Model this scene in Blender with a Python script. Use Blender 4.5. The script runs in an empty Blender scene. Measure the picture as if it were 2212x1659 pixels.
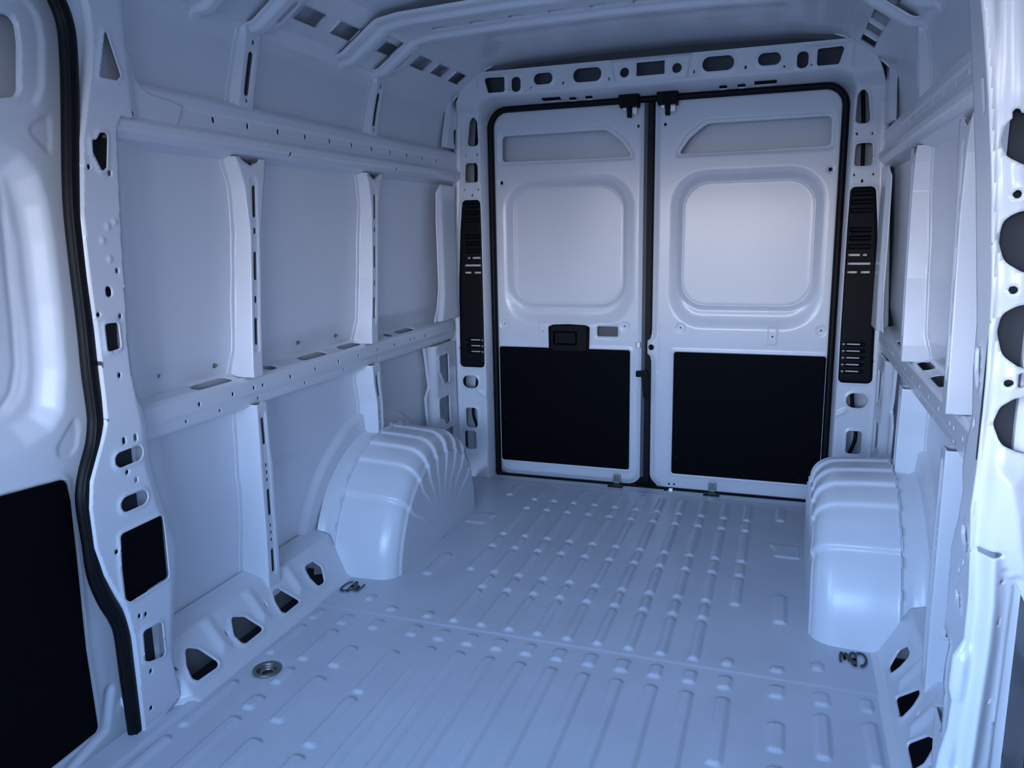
import bpy, math
import numpy as np
from mathutils import Matrix, Vector

S = bpy.context.scene
COL = S.collection

# ------------------------------------------------------------------ camera
cam = bpy.data.cameras.new('camera')
cam.sensor_width = 36.0
cam.lens = 36.0 * 1665.0 / 2212.0
cam.clip_start = 0.02
camo = bpy.data.objects.new('camera', cam)
COL.objects.link(camo)
camo.matrix_world = Matrix(((0.943882, -0.046253, 0.327027, 0.5898),
                            (0.329703, 0.190563, -0.924652, -3.7114),
                            (-0.019551, 0.980585, 0.195119, 1.2601),
                            (0, 0, 0, 1)))
S.camera = camo
S.view_settings.view_transform = 'Standard'
S.view_settings.look = 'None'
S.view_settings.gamma = 1.0
S.view_settings.use_curve_mapping = False
S.view_settings.exposure = 1.30

# ------------------------------------------------------------------ sky outside the van
W = bpy.data.worlds.new('sky')
S.world = W
W.use_nodes = True
nt = W.node_tree
nt.nodes.clear()
out = nt.nodes.new('ShaderNodeOutputWorld')
bg = nt.nodes.new('ShaderNodeBackground')
tc = nt.nodes.new('ShaderNodeTexCoord')
sep = nt.nodes.new('ShaderNodeSeparateXYZ')
ramp = nt.nodes.new('ShaderNodeValToRGB')
mr = nt.nodes.new('ShaderNodeMapRange')
mr.inputs['From Min'].default_value = -1.0
mr.inputs['From Max'].default_value = 1.0
nt.links.new(tc.outputs['Generated'], sep.inputs[0])
nt.links.new(sep.outputs['Z'], mr.inputs['Value'])
nt.links.new(mr.outputs[0], ramp.inputs[0])
nt.links.new(ramp.outputs[0], bg.inputs[0])
nt.links.new(bg.outputs[0], out.inputs[0])
cr = ramp.color_ramp
cr.elements[0].position = 0.0
cr.elements[0].color = (0.10, 0.15, 0.26, 1)
cr.elements[1].position = 1.0
cr.elements[1].color = (0.22, 0.46, 1.05, 1)
for p, c in ((0.485, (0.12, 0.15, 0.21, 1)), (0.50, (0.66, 0.58, 0.56, 1)), (0.515, (0.90, 0.86, 0.88, 1)), (0.545, (0.62, 0.76, 1.05, 1)), (0.62, (0.40, 0.62, 1.05, 1))):
    e = cr.elements.new(p)
    e.color = c
# the sky is brightest ahead of the van (towards -Y), dimmer to its sides
fr = nt.nodes.new('ShaderNodeMapRange')
fr.interpolation_type = 'SMOOTHSTEP'
fr.inputs['From Min'].default_value = -0.58
fr.inputs['From Max'].default_value = -0.97
fr.inputs['To Min'].default_value = 5.2
fr.inputs['To Max'].default_value = 9.8
nt.links.new(sep.outputs['Y'], fr.inputs['Value'])
# and brighter to the left of the van than to its right
lf = nt.nodes.new('ShaderNodeMapRange')
lf.interpolation_type = 'SMOOTHSTEP'
lf.inputs['From Min'].default_value = -0.25
lf.inputs['From Max'].default_value = -0.85
lf.inputs['To Min'].default_value = 0.0
lf.inputs['To Max'].default_value = 2.5
nt.links.new(sep.outputs['X'], lf.inputs['Value'])
ad = nt.nodes.new('ShaderNodeMath')
nt.links.new(fr.outputs[0], ad.inputs[0])
nt.links.new(lf.outputs[0], ad.inputs[1])
nt.links.new(ad.outputs[0], bg.inputs['Strength'])


def area(name, loc, rot, sx, sy, power, col=(0.6, 0.75, 1.0), portal=False):
    l = bpy.data.lights.new(name, 'AREA')
    l.shape = 'RECTANGLE'
    l.size = sx
    l.size_y = sy
    l.energy = power
    l.color = col
    if portal:
        l.cycles.is_portal = True
    o = bpy.data.objects.new(name, l)
    COL.objects.link(o)
    o.location = loc
    o.rotation_euler = rot
    return o


R = math.radians
# the daylight that comes in through the windscreen and the two cab door windows
area('windscreen_daylight', (0, -5.05, 1.38), (R(90), 0, 0), 1.75, 0.85, 1, portal=True)
area('left_cab_window_daylight', (-1.12, -3.9, 1.35), (0, R(-90), 0), 0.8, 1.2, 1, portal=True)
area('right_cab_window_daylight', (1.12, -4.3, 1.35), (0, R(90), 0), 0.8, 0.76, 1, portal=True)

# ------------------------------------------------------------------ materials


def mat(name, col, rough=0.5, metal=0.0, coat=0.0, coat_rough=0.1, bump=0.0, bscale=40.0, var=0.0, spec=0.5, vscale=3.0):
    m = bpy.data.materials.new(name)
    m.use_nodes = True
    n = m.node_tree
    b = n.nodes['Principled BSDF']
    b.inputs['Base Color'].default_value = (*col, 1)
    b.inputs['Roughness'].default_value = rough
    b.inputs['Metallic'].default_value = metal
    b.inputs['Coat Weight'].default_value = coat
    b.inputs['Coat Roughness'].default_value = coat_rough
    b.inputs['Specular IOR Level'].default_value = spec
    t = n.nodes.new('ShaderNodeTexCoord')
    if var > 0:
        nz = n.nodes.new('ShaderNodeTexNoise')
        nz.inputs['Scale'].default_value = vscale
        nz.inputs['Detail'].default_value = 6
        mp = n.nodes.new('ShaderNodeMapRange')
        mp.inputs['From Min'].default_value = 0.3
        mp.inputs['From Max'].default_value = 0.7
        mp.inputs['To Min'].default_value = 1 - var
        mp.inputs['To Max'].default_value = 1 + var
        mx = n.nodes.new('ShaderNodeVectorMath')
        mx.operation = 'SCALE'
        mx.inputs[0].default_value = col
        n.links.new(t.outputs['Object'], nz.inputs['Vector'])
        n.links.new(nz.outputs[0], mp.inputs[0])
        n.links.new(mp.outputs[0], mx.inputs['Scale'])
        n.links.new(mx.outputs[0], b.inputs['Base Color'])
    if bump > 0:
        nz = n.nodes.new('ShaderNodeTexNoise')
        nz.inputs['Scale'].default_value = bscale
        nz.inputs['Detail'].default_value = 3
        bp_ = n.nodes.new('ShaderNodeBump')
        bp_.inputs['Strength'].default_value = bump
        bp_.inputs['Distance'].default_value = 0.002
        n.links.new(t.outputs['Object'], nz.inputs['Vector'])
        n.links.new(nz.outputs[0], bp_.inputs['Height'])
        n.links.new(bp_.outputs[0], b.inputs['Normal'])
    return m


M = {
    'paint': mat('white_paint', (0.68, 0.71, 0.76), 0.36, coat=0.35, coat_rough=0.18, bump=0.03, bscale=25, var=0.015),
    'floor': mat('floor_paint', (0.57, 0.61, 0.68), 0.38, coat=0.2, coat_rough=0.2, bump=0.05, bscale=30, var=0.05, vscale=5),
    'trim': mat('black_trim', (0.0016, 0.002, 0.0035), 0.6, bump=0.1, bscale=400, spec=0.06),
    'plastic': mat('dark_plastic', (0.0035, 0.004, 0.006), 0.5, bump=0.1, bscale=300, spec=0.12),
    'rubber': mat('black_rubber', (0.002, 0.0025, 0.004), 0.5, spec=0.2),
    'grey': mat('grey_plastic', (0.07, 0.08, 0.09), 0.5),
    'metal': mat('bright_metal', (0.75, 0.77, 0.80), 0.2, metal=1.0),
    'bolt': mat('zinc', (0.45, 0.46, 0.45), 0.35, metal=1.0),
    'cup': mat('bare_metal_cup', (0.17, 0.18, 0.17), 0.4, metal=0.6),
    'ink': mat('marker_ink', (0.045, 0.055, 0.06), 0.6),
    'outer': mat('shade_grey', (0.07, 0.08, 0.10), 0.6),  # grey darkened to put shade inside the hollow body
    'hole_shade': mat('cavity_shade', (0.04, 0.045, 0.055), 0.7, spec=0.2),  # dark tone that paints shade behind pierced holes
    'cloth': mat('dark_cloth', (0.03, 0.04, 0.055), 0.9, bump=0.3, bscale=500),
    'dash': mat('dash_plastic', (0.03, 0.032, 0.036), 0.7),
}

# ------------------------------------------------------------------ object helpers


def obj(name, me, m=None, parent=None):
    o = bpy.data.objects.new(name, me)
    COL.objects.link(o)
    if m is not None and me is not None:
        me.materials.append(M[m])
    if parent is not None:
        o.parent = parent
    return o


def tag(o, label=None, cat=None, group=None, kind=None):
    if label:
        o['label'] = label
    if cat:
        o['category'] = cat
    if group:
        o['group'] = group
    if kind:
        o['kind'] = kind
    return o


def empty(name):
    return obj(name, None)


def np_mesh(name, co, quads, tris=None, smooth=True):
    me = bpy.data.meshes.new(name)
    nt_ = 0 if tris is None else len(tris)
    nq = 0 if quads is None else len(quads)
    me.vertices.add(len(co))
    me.vertices.foreach_set('co', np.asarray(co, np.float32).ravel())
    idx = []
    if nq:
        idx.append(np.asarray(quads, np.int32).ravel())
    if nt_:
        idx.append(np.asarray(tris, np.int32).ravel())
    idx = np.concatenate(idx)
    me.loops.add(len(idx))
    me.loops.foreach_set('vertex_index', idx)
    me.polygons.add(nq + nt_)
    st = np.concatenate([np.arange(nq) * 4, nq * 4 + np.arange(nt_) * 3]).astype(np.int32)
    me.polygons.foreach_set('loop_start', st)
    me.polygons.foreach_set('use_smooth', np.full(nq + nt_, smooth))
    me.update(calc_edges=True)
    me.validate()
    return me


# ---- 2D shapes as signed distances (negative inside), with bounding boxes
def arc_corners(pts, r, closed=True):
    """Polygon with rounded corners; r is one radius or one per point."""
    n = len(pts)
    rs = [r] * n if not isinstance(r, (list, tuple)) else list(r)
    P = [np.array(p[:2], float) for p in pts]
    res = []
    for i in range(n):
        if not closed and i in (0, n - 1):
            res.append(P[i])
            continue
        a, b, c = P[i - 1], P[i], P[(i + 1) % n]
        va, vc = a - b, c - b
        la, lc = np.hypot(*va), np.hypot(*vc)
        if la < 1e-9 or lc < 1e-9 or rs[i] <= 0:
            res.append(b)
            continue
        va /= la
        vc /= lc
        ang = math.acos(max(-1, min(1, float(va @ vc))))
        if ang > math.pi - 0.02:
            res.append(b)
            continue
        t = min(rs[i] / math.tan(ang / 2), 0.49 * min(la, lc))
        rr = t * math.tan(ang / 2)
        p0, p1 = b + va * t, b + vc * t
        k = max(3, int((math.pi - ang) / 0.2))
        bis = va + vc
        bis /= np.hypot(*bis)
        cen = b + bis * (rr / math.sin(ang / 2))
        a0 = math.atan2(*(p0 - cen)[::-1])
        a1 = math.atan2(*(p1 - cen)[::-1])
        d = (a1 - a0 + math.pi) % (2 * math.pi) - math.pi
        for j in range(k + 1):
            aa = a0 + d * j / k
            res.append(cen + rr * np.array([math.cos(aa), math.sin(aa)]))
    return np.array(res)


def poly(pts, r=0.0):
    P = arc_corners(pts, r) if r else np.array([p[:2] for p in pts], float)
    A = P
    B = np.roll(P, -1, 0)

    def f(U, V):
        d = np.full(U.shape, 1e9)
        s = np.ones(U.shape)
        for (ax, ay), (bx, by) in zip(A, B):
            ex, ey = bx - ax, by - ay
            wx, wy = U - ax, V - ay
            t = np.clip((wx * ex + wy * ey) / (ex * ex + ey * ey + 1e-18), 0, 1)
            dx, dy = wx - ex * t, wy - ey * t
            d = np.minimum(d, dx * dx + dy * dy)
            c1, c2, c3 = V >= ay, V < by, ex * wy > ey * wx
            flip = (c1 & c2 & c3) | (~c1 & ~c2 & ~c3)
            s = np.where(flip, -s, s)
        return s * np.sqrt(d)
    return f, (P[:, 0].min(), P[:, 1].min(), P[:, 0].max(), P[:, 1].max())


def rr(cx, cy, w, h, r=0.0, ang=0.0):
    r = min(r, w / 2 - 1e-5, h / 2 - 1e-5)
    ca, sa = math.cos(ang), math.sin(ang)

    def f(U, V):
        x, y = U - cx, V - cy
        x, y = x * ca + y * sa, -x * sa + y * ca
        qx, qy = np.abs(x) - w / 2 + r, np.abs(y) - h / 2 + r
        return np.hypot(np.maximum(qx, 0), np.maximum(qy, 0)) + np.minimum(np.maximum(qx, qy), 0) - r
    m = math.hypot(w, h) / 2 if ang else 0
    if ang:
        return f, (cx - m, cy - m, cx + m, cy + m)
    return f, (cx - w / 2, cy - h / 2, cx + w / 2, cy + h / 2)


def cap(a, b, r):
    ax, ay = a
    bx, by = b
    ex, ey = bx - ax, by - ay

    def f(U, V):
        wx, wy = U - ax, V - ay
        t = np.clip((wx * ex + wy * ey) / (ex * ex + ey * ey + 1e-18), 0, 1)
        return np.hypot(wx - ex * t, wy - ey * t) - r
    return f, (min(ax, bx) - r, min(ay, by) - r, max(ax, bx) + r, max(ay, by) + r)


def circ(x, y, r):
    return cap((x, y), (x, y), r)


def line(pts, r):
    P = [np.array(p[:2], float) for p in pts]

    def f(U, V):
        d = np.full(U.shape, 1e9)
        for a, b in zip(P[:-1], P[1:]):
            e = b - a
            wx, wy = U - a[0], V - a[1]
            t = np.clip((wx * e[0] + wy * e[1]) / (e @ e + 1e-18), 0, 1)
            d = np.minimum(d, np.hypot(wx - e[0] * t, wy - e[1] * t))
        return d - r
    Q = np.array(P)
    return f, (Q[:, 0].min() - r, Q[:, 1].min() - r, Q[:, 0].max() + r, Q[:, 1].max() + r)


def smooth(t):
    t = np.clip(t, 0, 1)
    return t * t * (3 - 2 * t)


def panel(name, fmap, u0, u1, v0, v1, step, outline=None, holes=(), feats=(), m='paint', parent=None, flange=0.008, hfun=None, flip=False, hole_flange=0.007):
    """A stamped sheet: a fine grid whose holes are cut, whose beads and recesses are pressed in and whose edges are turned back.
    feats: (shape, height, ramp width) or (shape, height, width, 'rim')."""
    nu = max(2, int(round((u1 - u0) / step)) + 1)
    nv = max(2, int(round((v1 - v0) / step)) + 1)
    u = np.linspace(u0, u1, nu)
    v = np.linspace(v0, v1, nv)
    U, V = np.meshgrid(u, v)
    su, sv = u[1] - u[0], v[1] - v[0]
    K = np.full(U.shape, 1e3)

    def window(bb, mg):
        i0 = max(0, int((bb[0] - mg - u0) / su))
        i1 = min(nu, int((bb[2] + mg - u0) / su) + 2)
        j0 = max(0, int((bb[1] - mg - v0) / sv))
        j1 = min(nv, int((bb[3] + mg - v0) / sv) + 2)
        return slice(j0, max(j0, j1)), slice(i0, max(i0, i1))
    if outline is not None:
        K = -outline[0](U, V)
    for f, bb in holes:
        w = window(bb, 4 * step)
        K[w] = np.minimum(K[w], f(U[w], V[w]))
    cut = outline is not None or len(holes) > 0
    sg = np.ones(U.shape, np.int8)
    if cut:
        Kc = np.clip(K, -4 * step, 4 * step)
        gv, gu = np.gradient(Kc, sv, su)
        g2 = gu * gu + gv * gv + 1e-9
        lim = 0.55 * max(su, sv)
        sn = (np.abs(K) < lim) & (g2 > 0.15)
        mu = np.clip(-K * gu / g2, -lim, lim)
        mv = np.clip(-K * gv / g2, -lim, lim)
        U = np.where(sn, U + mu, U)
        V = np.where(sn, V + mv, V)
        sg = np.where(sn, 0, np.sign(K)).astype(np.int8)
    H = np.zeros(U.shape)
    for ft in feats:
        f, bb = ft[0]
        wd = ft[2]
        rim = len(ft) > 3
        w = window(bb, 3 * wd if rim else step * 2)
        if U[w].size == 0:
            continue
        d = f(U[w], V[w])
        if rim:
            H[w] += ft[1] * np.exp(-(d / wd) ** 2)
        else:
            H[w] += ft[1] * smooth(-d / wd)
    if hfun is not None:
        H += hfun(U, V)
    uf, vf, hf = U.ravel(), V.ravel(), H.ravel()
    co = fmap(uf, vf, hf)
    I = np.arange(nu * nv).reshape(nv, nu)
    q = np.stack([I[:-1, :-1], I[:-1, 1:], I[1:, 1:], I[1:, :-1]], -1).reshape(-1, 4)
    tris = None
    if cut:
        s = sg.ravel()[q]
        k = K.ravel()[q].mean(1)
        neg = (s < 0).sum(1)
        pos = (s > 0).sum(1)
        keep = (neg == 0) & ((pos > 0) | (k > 0))
        one = (neg == 1) & (pos > 0)
        tl = []
        for c in range(4):
            sel = one & (s[:, c] < 0) & (s[:, (c + 2) % 4] > 0)
            tl.append(q[sel][:, [(c + 1) % 4, (c + 2) % 4, (c + 3) % 4]])
        tris = np.concatenate(tl)
        q = q[keep]
    if flange:
        e = [q[:, [0, 1]], q[:, [1, 2]], q[:, [2, 3]], q[:, [3, 0]]]
        if tris is not None and len(tris):
            e += [tris[:, [0, 1]], tris[:, [1, 2]], tris[:, [2, 0]]]
        e = np.concatenate(e)
        es = np.sort(e, 1)
        key = es[:, 0].astype(np.int64) * (nu * nv) + es[:, 1]
        _, first, cnt = np.unique(key, return_index=True, return_counts=True)
        be = e[first[cnt == 1]]
        bv, inv = np.unique(be.ravel(), return_inverse=True)
        dep = np.full(len(bv), min(flange, hole_flange))
        edge = (uf[bv] < u0 + step / 2) | (uf[bv] > u1 - step / 2) | (vf[bv] < v0 + step / 2) | (vf[bv] > v1 - step / 2)
        if outline is not None:
            edge |= np.abs(outline[0](uf[bv], vf[bv])) < 0.7 * step
        dep[edge] = flange
        back = fmap(uf[bv], vf[bv], hf[bv] - dep)
        n0 = len(co)
        co = np.concatenate([co, back])
        inv = inv.reshape(-1, 2)
        q = np.concatenate([q, np.stack([be[:, 1], be[:, 0], n0 + inv[:, 0], n0 + inv[:, 1]], -1)])
    used = np.unique(np.concatenate([q.ravel()] + ([tris.ravel()] if tris is not None else [])))
    remap = np.zeros(len(co), np.int64)
    remap[used] = np.arange(len(used))
    q = remap[q]
    if tris is not None:
        tris = remap[tris]
    co = co[used]
    if flip:
        q = q[:, ::-1]
        tris = None if tris is None else tris[:, ::-1]
    return obj(name, np_mesh(name, co, q, tris), m, parent)


def plane_x(x, side=-1, slope=None):
    """Sheet on a side wall; u = Y, v = Z, heights point into the van. side -1 left, +1 right (mirrored)."""
    def f(u, v, h):
        xx = x(u, v) if callable(x) else np.full(u.shape, float(x))
        return np.stack([side * (xx - h), u, v], -1)
    return f


def plane_y(y):
    def f(u, v, h):
        yy = y(u, v) if callable(y) else np.full(u.shape, float(y))
        return np.stack([u, yy - h, v], -1)
    return f


def prof_map(pts, side, r=0.006):
    """Sheet that follows a cross profile of (|X|, Z) points; u = Y, v = arc length."""
    P = arc_corners(pts, r, closed=False)
    # resample evenly
    L = np.concatenate([[0], np.cumsum(np.hypot(*np.diff(P, axis=0).T))])

    def f(u, v, h):
        x = np.interp(v, L, P[:, 0])
        z = np.interp(v, L, P[:, 1])
        e = 0.002
        tx = np.interp(v + e, L, P[:, 0]) - np.interp(v - e, L, P[:, 0])
        tz = np.interp(v + e, L, P[:, 1]) - np.interp(v - e, L, P[:, 1])
        n = np.hypot(tx, tz) + 1e-12
        nx, nz = tz / n, -tx / n
        return np.stack([side * (x + nx * h), u, z + nz * h], -1)

    def s_at(x, z):
        i = np.argmin((P[:, 0] - x) ** 2 + (P[:, 1] - z) ** 2)
        best = (1e9, 0)
        for k in range(len(P) - 1):
            a, b = P[k], P[k + 1]
            e = b - a
            t = max(0, min(1, float((np.array([x, z]) - a) @ e / (e @ e + 1e-15))))
            d = np.hypot(*(a + e * t - (x, z)))
            if d < best[0]:
                best = (d, L[k] + t * (L[k + 1] - L[k]))
        return best[1]
    return f, L[-1], s_at


def sweep(name, path, prof, normal, m, parent=None, closed=False, side=1):
    """Profile (across, along normal) swept along a 3D path."""
    P = np.array(path, float)
    n = len(P)
    T = np.roll(P, -1, 0) - np.roll(P, 1, 0) if closed else np.gradient(P, axis=0)
    T /= np.linalg.norm(T, axis=1)[:, None]
    N = np.array(normal, float)
    if N.ndim == 1:
        N = np.repeat(N[None], n, 0)
    A = np.cross(T, N)
    A /= np.linalg.norm(A, axis=1)[:, None]
    N = np.cross(A, T)
    pr = np.array(prof, float)
    k = len(pr)
    co = (P[:, None, :] + A[:, None, :] * pr[None, :, 0, None] + N[:, None, :] * pr[None, :, 1, None]).reshape(-1, 3)
    if side < 0:
        co[:, 0] *= -1
    q = []
    for i in range(n if closed else n - 1):
        j = (i + 1) % n
        for a in range(k):
            b = (a + 1) % k
            q.append((i * k + a, i * k + b, j * k + b, j * k + a))
    me = np_mesh(name, co, np.array(q))
    if not closed:
        import bmesh
        bm = bmesh.new()
        bm.from_mesh(me)
        bm.verts.ensure_lookup_table()
        for base in (0, (n - 1) * k):
            try:
                bm.faces.new([bm.verts[base + a] for a in range(k)])
            except ValueError:
                pass
        bm.to_mesh(me)
        bm.free()
    return obj(name, me, m, parent)


def ell(a, b, k=14):
    return [(a * math.cos(2 * math.pi * i / k), b * math.sin(2 * math.pi * i / k)) for i in range(k)]


def resample(pts, step, closed=False):
    P = np.array(pts, float)
    if closed:
        P = np.concatenate([P, P[:1]])
    # Catmull-Rom smoothing through the points
    L = np.concatenate([[0], np.cumsum(np.linalg.norm(np.diff(P, axis=0), axis=1))])
    n = max(2, int(L[-1] / step))
    s = np.linspace(0, L[-1], n + 1)
    if closed:
        s = s[:-1]
    return np.stack([np.interp(s, L, P[:, i]) for i in range(P.shape[1])], -1)


def catmull(pts, k=8):
    P = [np.array(p, float) for p in pts]
    P = [2 * P[0] - P[1]] + P + [2 * P[-1] - P[-2]]
    res = []
    for i in range(1, len(P) - 2):
        for j in range(k):
            t = j / k
            a, b, c, d = P[i - 1:i + 3]
            res.append(0.5 * ((2 * b) + (c - a) * t + (2 * a - 5 * b + 4 * c - d) * t * t + (3 * b - a - 3 * c + d) * t ** 3))
    res.append(P[-2])
    return np.array(res)


def box(name, lo, hi, m, parent=None, bevel=0.004, segs=2):
    import bmesh
    bm = bmesh.new()
    bmesh.ops.create_cube(bm, size=1)
    for v_ in bm.verts:
        for i in range(3):
            v_.co[i] = (lo[i] + hi[i]) / 2 + v_.co[i] * (hi[i] - lo[i])
    if bevel:
        bmesh.ops.bevel(bm, geom=bm.edges[:], offset=bevel, segments=segs, affect='EDGES', profile=0.5)
    me = bpy.data.meshes.new(name)
    bm.to_mesh(me)
    bm.free()
    return obj(name, me, m, parent)


def slab(name, pts, y0, y1, m, parent=None, axis='Y', r=0.0, bevel=0.003, segs=2, side=1):
    """Outline extruded along an axis, edges softened."""
    import bmesh
    P = arc_corners(pts, r) if r else np.array(pts, float)
    bm = bmesh.new()

    def c(p, d):
        return {'Y': (p[0], d, p[1]), 'X': (d, p[0], p[1]), 'Z': (p[0], p[1], d)}[axis]
    a = [bm.verts.new(c(p, y0)) for p in P]
    b = [bm.verts.new(c(p, y1)) for p in P]
    f0 = bm.faces.new(a)
    f1 = bm.faces.new(b[::-1])
    n = len(P)
    for i in range(n):
        bm.faces.new((a[i], b[i], b[(i + 1) % n], a[(i + 1) % n]))
    bmesh.ops.recalc_face_normals(bm, faces=bm.faces[:])
    if bevel:
        bmesh.ops.bevel(bm, geom=list(set(f0.edges[:] + f1.edges[:])), offset=bevel, segments=segs, affect='EDGES', profile=0.5)
    if side < 0:
        for v_ in bm.verts:
            v_.co.x *= -1
        bmesh.ops.reverse_faces(bm, faces=bm.faces[:])
    me = bpy.data.meshes.new(name)
    bm.to_mesh(me)
    bm.free()
    return obj(name, me, m, parent)


def lathe(name, prof, cen, axis, m, parent=None, k=32):
    """prof: (radius, offset along axis)."""
    ax = Vector(axis).normalized()
    e1 = ax.orthogonal().normalized()
    e2 = ax.cross(e1)
    co, q = [], []
    for (r_, d) in prof:
        for i in range(k):
            a = 2 * math.pi * i / k
            p = Vector(cen) + ax * d + (e1 * math.cos(a) + e2 * math.sin(a)) * r_
            co.append(tuple(p))
    for j in range(len(prof) - 1):
        for i in range(k):
            q.append((j * k + i, j * k + (i + 1) % k, (j + 1) * k + (i + 1) % k, (j + 1) * k + i))
    return obj(name, np_mesh(name, np.array(co), np.array(q)), m, parent)


# ================================================================== FLOOR
PITCH = 0.0967
feats = []
BH = 0.0085


def bead(x, ya, yb, w=0.040, h=BH, rp=0.008):
    feats.append((rr(x, (ya + yb) / 2, w, abs(yb - ya), 0.014 if w > 0.03 else 0.006), h, rp))


for k_ in range(-5, 6):
    x = k_ * PITCH
    # front bay: long ribs
    if abs(k_) < 5:
        bead(x, -1.745, -3.4)
    else:
        bead(x, -1.80 if k_ < 0 else -1.745, -2.03)
        bead(x, -2.05, -2.27)
        bead(x, -2.30, -2.75)
        bead(x, -2.80, -3.4)
    # bumps behind the lap joint
    bead(x, -1.635, -1.705, 0.044, 0.008, 0.012)
    # rear bay: ribs broken up by short necks
    for ya, yb in ((-1.585, -1.35), (-1.325, -1.228), (-1.20, -0.99), (-0.965, -0.862), (-0.838, -0.548), (-0.522, -0.425), (-0.40, -0.20)):
        if abs(k_) == 5 and ya < -1.3:
            if ya < -1.5:
                bead(x, -1.585, -1.545, 0.036)
            continue
        bead(x, ya, yb, 0.036)
    if abs(k_) < 5:
        feats.append((rr(x, -0.9, 0.010, 1.36, 0.004), 0.003, 0.004))
for sd in (-1, 1):
    bead(sd * 0.622, -0.20, -0.365)
    bead(sd * 0.626, -1.085, -1.285, 0.044)
    feats.append((poly([(sd * 0.57, -0.62), (sd * 0.70, -0.62), (sd * 0.70, -0.75), (sd * 0.60, -0.75), (sd * 0.60, -0.68)], 0.015), 0.005, 0.010))
    bead(sd * 0.622, -1.545, -1.578, 0.04, 0.007)
    bead(sd * 0.622, -1.64, -1.705, 0.046, 0.008, 0.012)
    bead(sd * 0.622, -1.815, -1.935, 0.044)
    bead(sd * 0.624, -1.99, -2.21, 0.044)
    bead(sd * 0.624, -2.28, -2.6, 0.044)
    bead(sd * 0.732, -1.49, -1.535, 0.036)
    bead(sd * 0.738, -1.64, -1.705, 0.042, 0.007)
    bead(sd * 0.733, -1.745, -1.93, 0.040)
    bead(sd * 0.735, -1.975, -2.06, 0.036)
    bead(sd * 0.735, -2.12, -2.185, 0.042)
    bead(sd * 0.735, -2.22, -2.5, 0.042)
    bead(sd * 0.850, -1.635, -1.70, 0.034, 0.006)
    bead(sd * 0.850, -1.745, -1.93, 0.034)
    bead(sd * 0.850, -2.08, -2.30, 0.034)
    bead(sd * 0.850, -2.34, -2.5, 0.034)
    # long joggle next to the sill
    feats.append((rr(sd * 0.95, -1.75, 0.13, 3.3, 0.01), 0.004, 0.012))
# recess that carries the lashing cup on the left
feats.append((circ(-0.803, -2.0, 0.052), -0.003, 0.012))
# lap joint between front and rear pressings
feats.append((rr(0, -0.80, 1.80, 1.62, 0.01), 0.0022, 0.003))


def floor_h(U, V):
    return -0.016 * smooth((V + 0.145) / 0.02)


fl = panel('floor', lambda u, v, h: np.stack([u, v, h], -1), -0.91, 0.91, -3.35, 0.02, 0.005, feats=feats,
           holes=[circ(-0.803, -2.0, 0.030)],
           m='floor', flange=0, hfun=floor_h)
tag(fl, kind='structure')
for s_ in (-1, 1):
    box('floor_edge', (s_ * 0.94 - 0.035, -3.35, -0.02), (s_ * 0.94 + 0.035, -2.165, -0.001), 'floor', fl, 0)
cabfloor = box('cab_floor', (-1.1, -5.1, -0.06), (1.1, -3.34, -0.005), 'dash', fl)

# lashing cup let into the floor
cup = empty('lashing_cup')
tag(cup, 'round bare metal lashing cup sunk in the floor near the side door', 'tie-down')
cup.location = (-0.803, -2.0, 0)
lathe('rim', [(0.029, -0.004), (0.031, 0.003), (0.036, 0.005), (0.041, 0.003), (0.042, -0.001)], (0, 0, 0), (0, 0, 1), 'cup', cup)
lathe('cup_bowl', [(0.031, 0.002), (0.029, -0.012), (0.022, -0.020), (0.001, -0.022)], (0, 0, 0), (0, 0, 1), 'cup', cup)
ring = sweep('lashing_ring', [(0.020 * math.cos(a), 0.020 * math.sin(a), -0.012) for a in np.linspace(0, 2 * math.pi, 28, endpoint=False)], ell(0.004, 0.004, 8), (0, 0, 1), 'bolt', cup, closed=True)


# handwritten marks on the floor
def stroke_mesh(name, strokes, wd, cx, cy, rot=0.0, sc=1.0, z=0.0062):
    co, q = [], []
    for st in strokes:
        P = catmull(st, 6)
        T = np.gradient(P, axis=0)
        T /= np.linalg.norm(T, axis=1)[:, None] + 1e-9
        Nn = np.stack([-T[:, 1], T[:, 0]], -1)
        b = len(co)
        for p, nn in zip(P, Nn):
            for s_ in (-1, 1):
                x, y = (p + nn * wd * s_ / sc / 2) * sc * np.array([1.0, 2.1])
                x, y = x * math.cos(rot) - y * math.sin(rot), x * math.sin(rot) + y * math.cos(rot)
                co.append((cx + x, cy + y, z))
        for i in range(len(P) - 1):
            q.append((b + 2 * i, b + 2 * i + 1, b + 2 * i + 3, b + 2 * i + 2))
    return np_mesh(name, np.array(co), np.array(q))


CBW = [[(0.62, 1.0), (0.25, 0.85), (0.0, 0.45), (0.1, 0.1), (0.45, 0.02), (0.62, 0.1)],
       [(0.95, 1.05), (0.82, 0.55), (0.72, 0.02)],
       [(0.95, 0.98), (1.15, 0.9), (1.12, 0.65), (0.86, 0.52), (1.12, 0.45), (1.15, 0.2), (0.95, 0.05), (0.75, 0.05)],
       [(1.35, 0.75), (1.36, 0.3), (1.48, 0.15), (1.62, 0.45), (1.66, 0.6), (1.68, 0.3), (1.8, 0.12), (1.98, 0.5), (2.02, 0.85)]]
mk = obj('marking', stroke_mesh('marking', CBW, 0.007, -0.866, -1.500, R(8), 0.036), 'ink', fl)
mk['label'] = 'handwritten black marker letters'
mk = obj('marking', stroke_mesh('marking', CBW, 0.007, 0.866, -1.400, R(180 + 4), 0.036), 'ink', fl)
mk['label'] = 'handwritten black marker letters'

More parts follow.
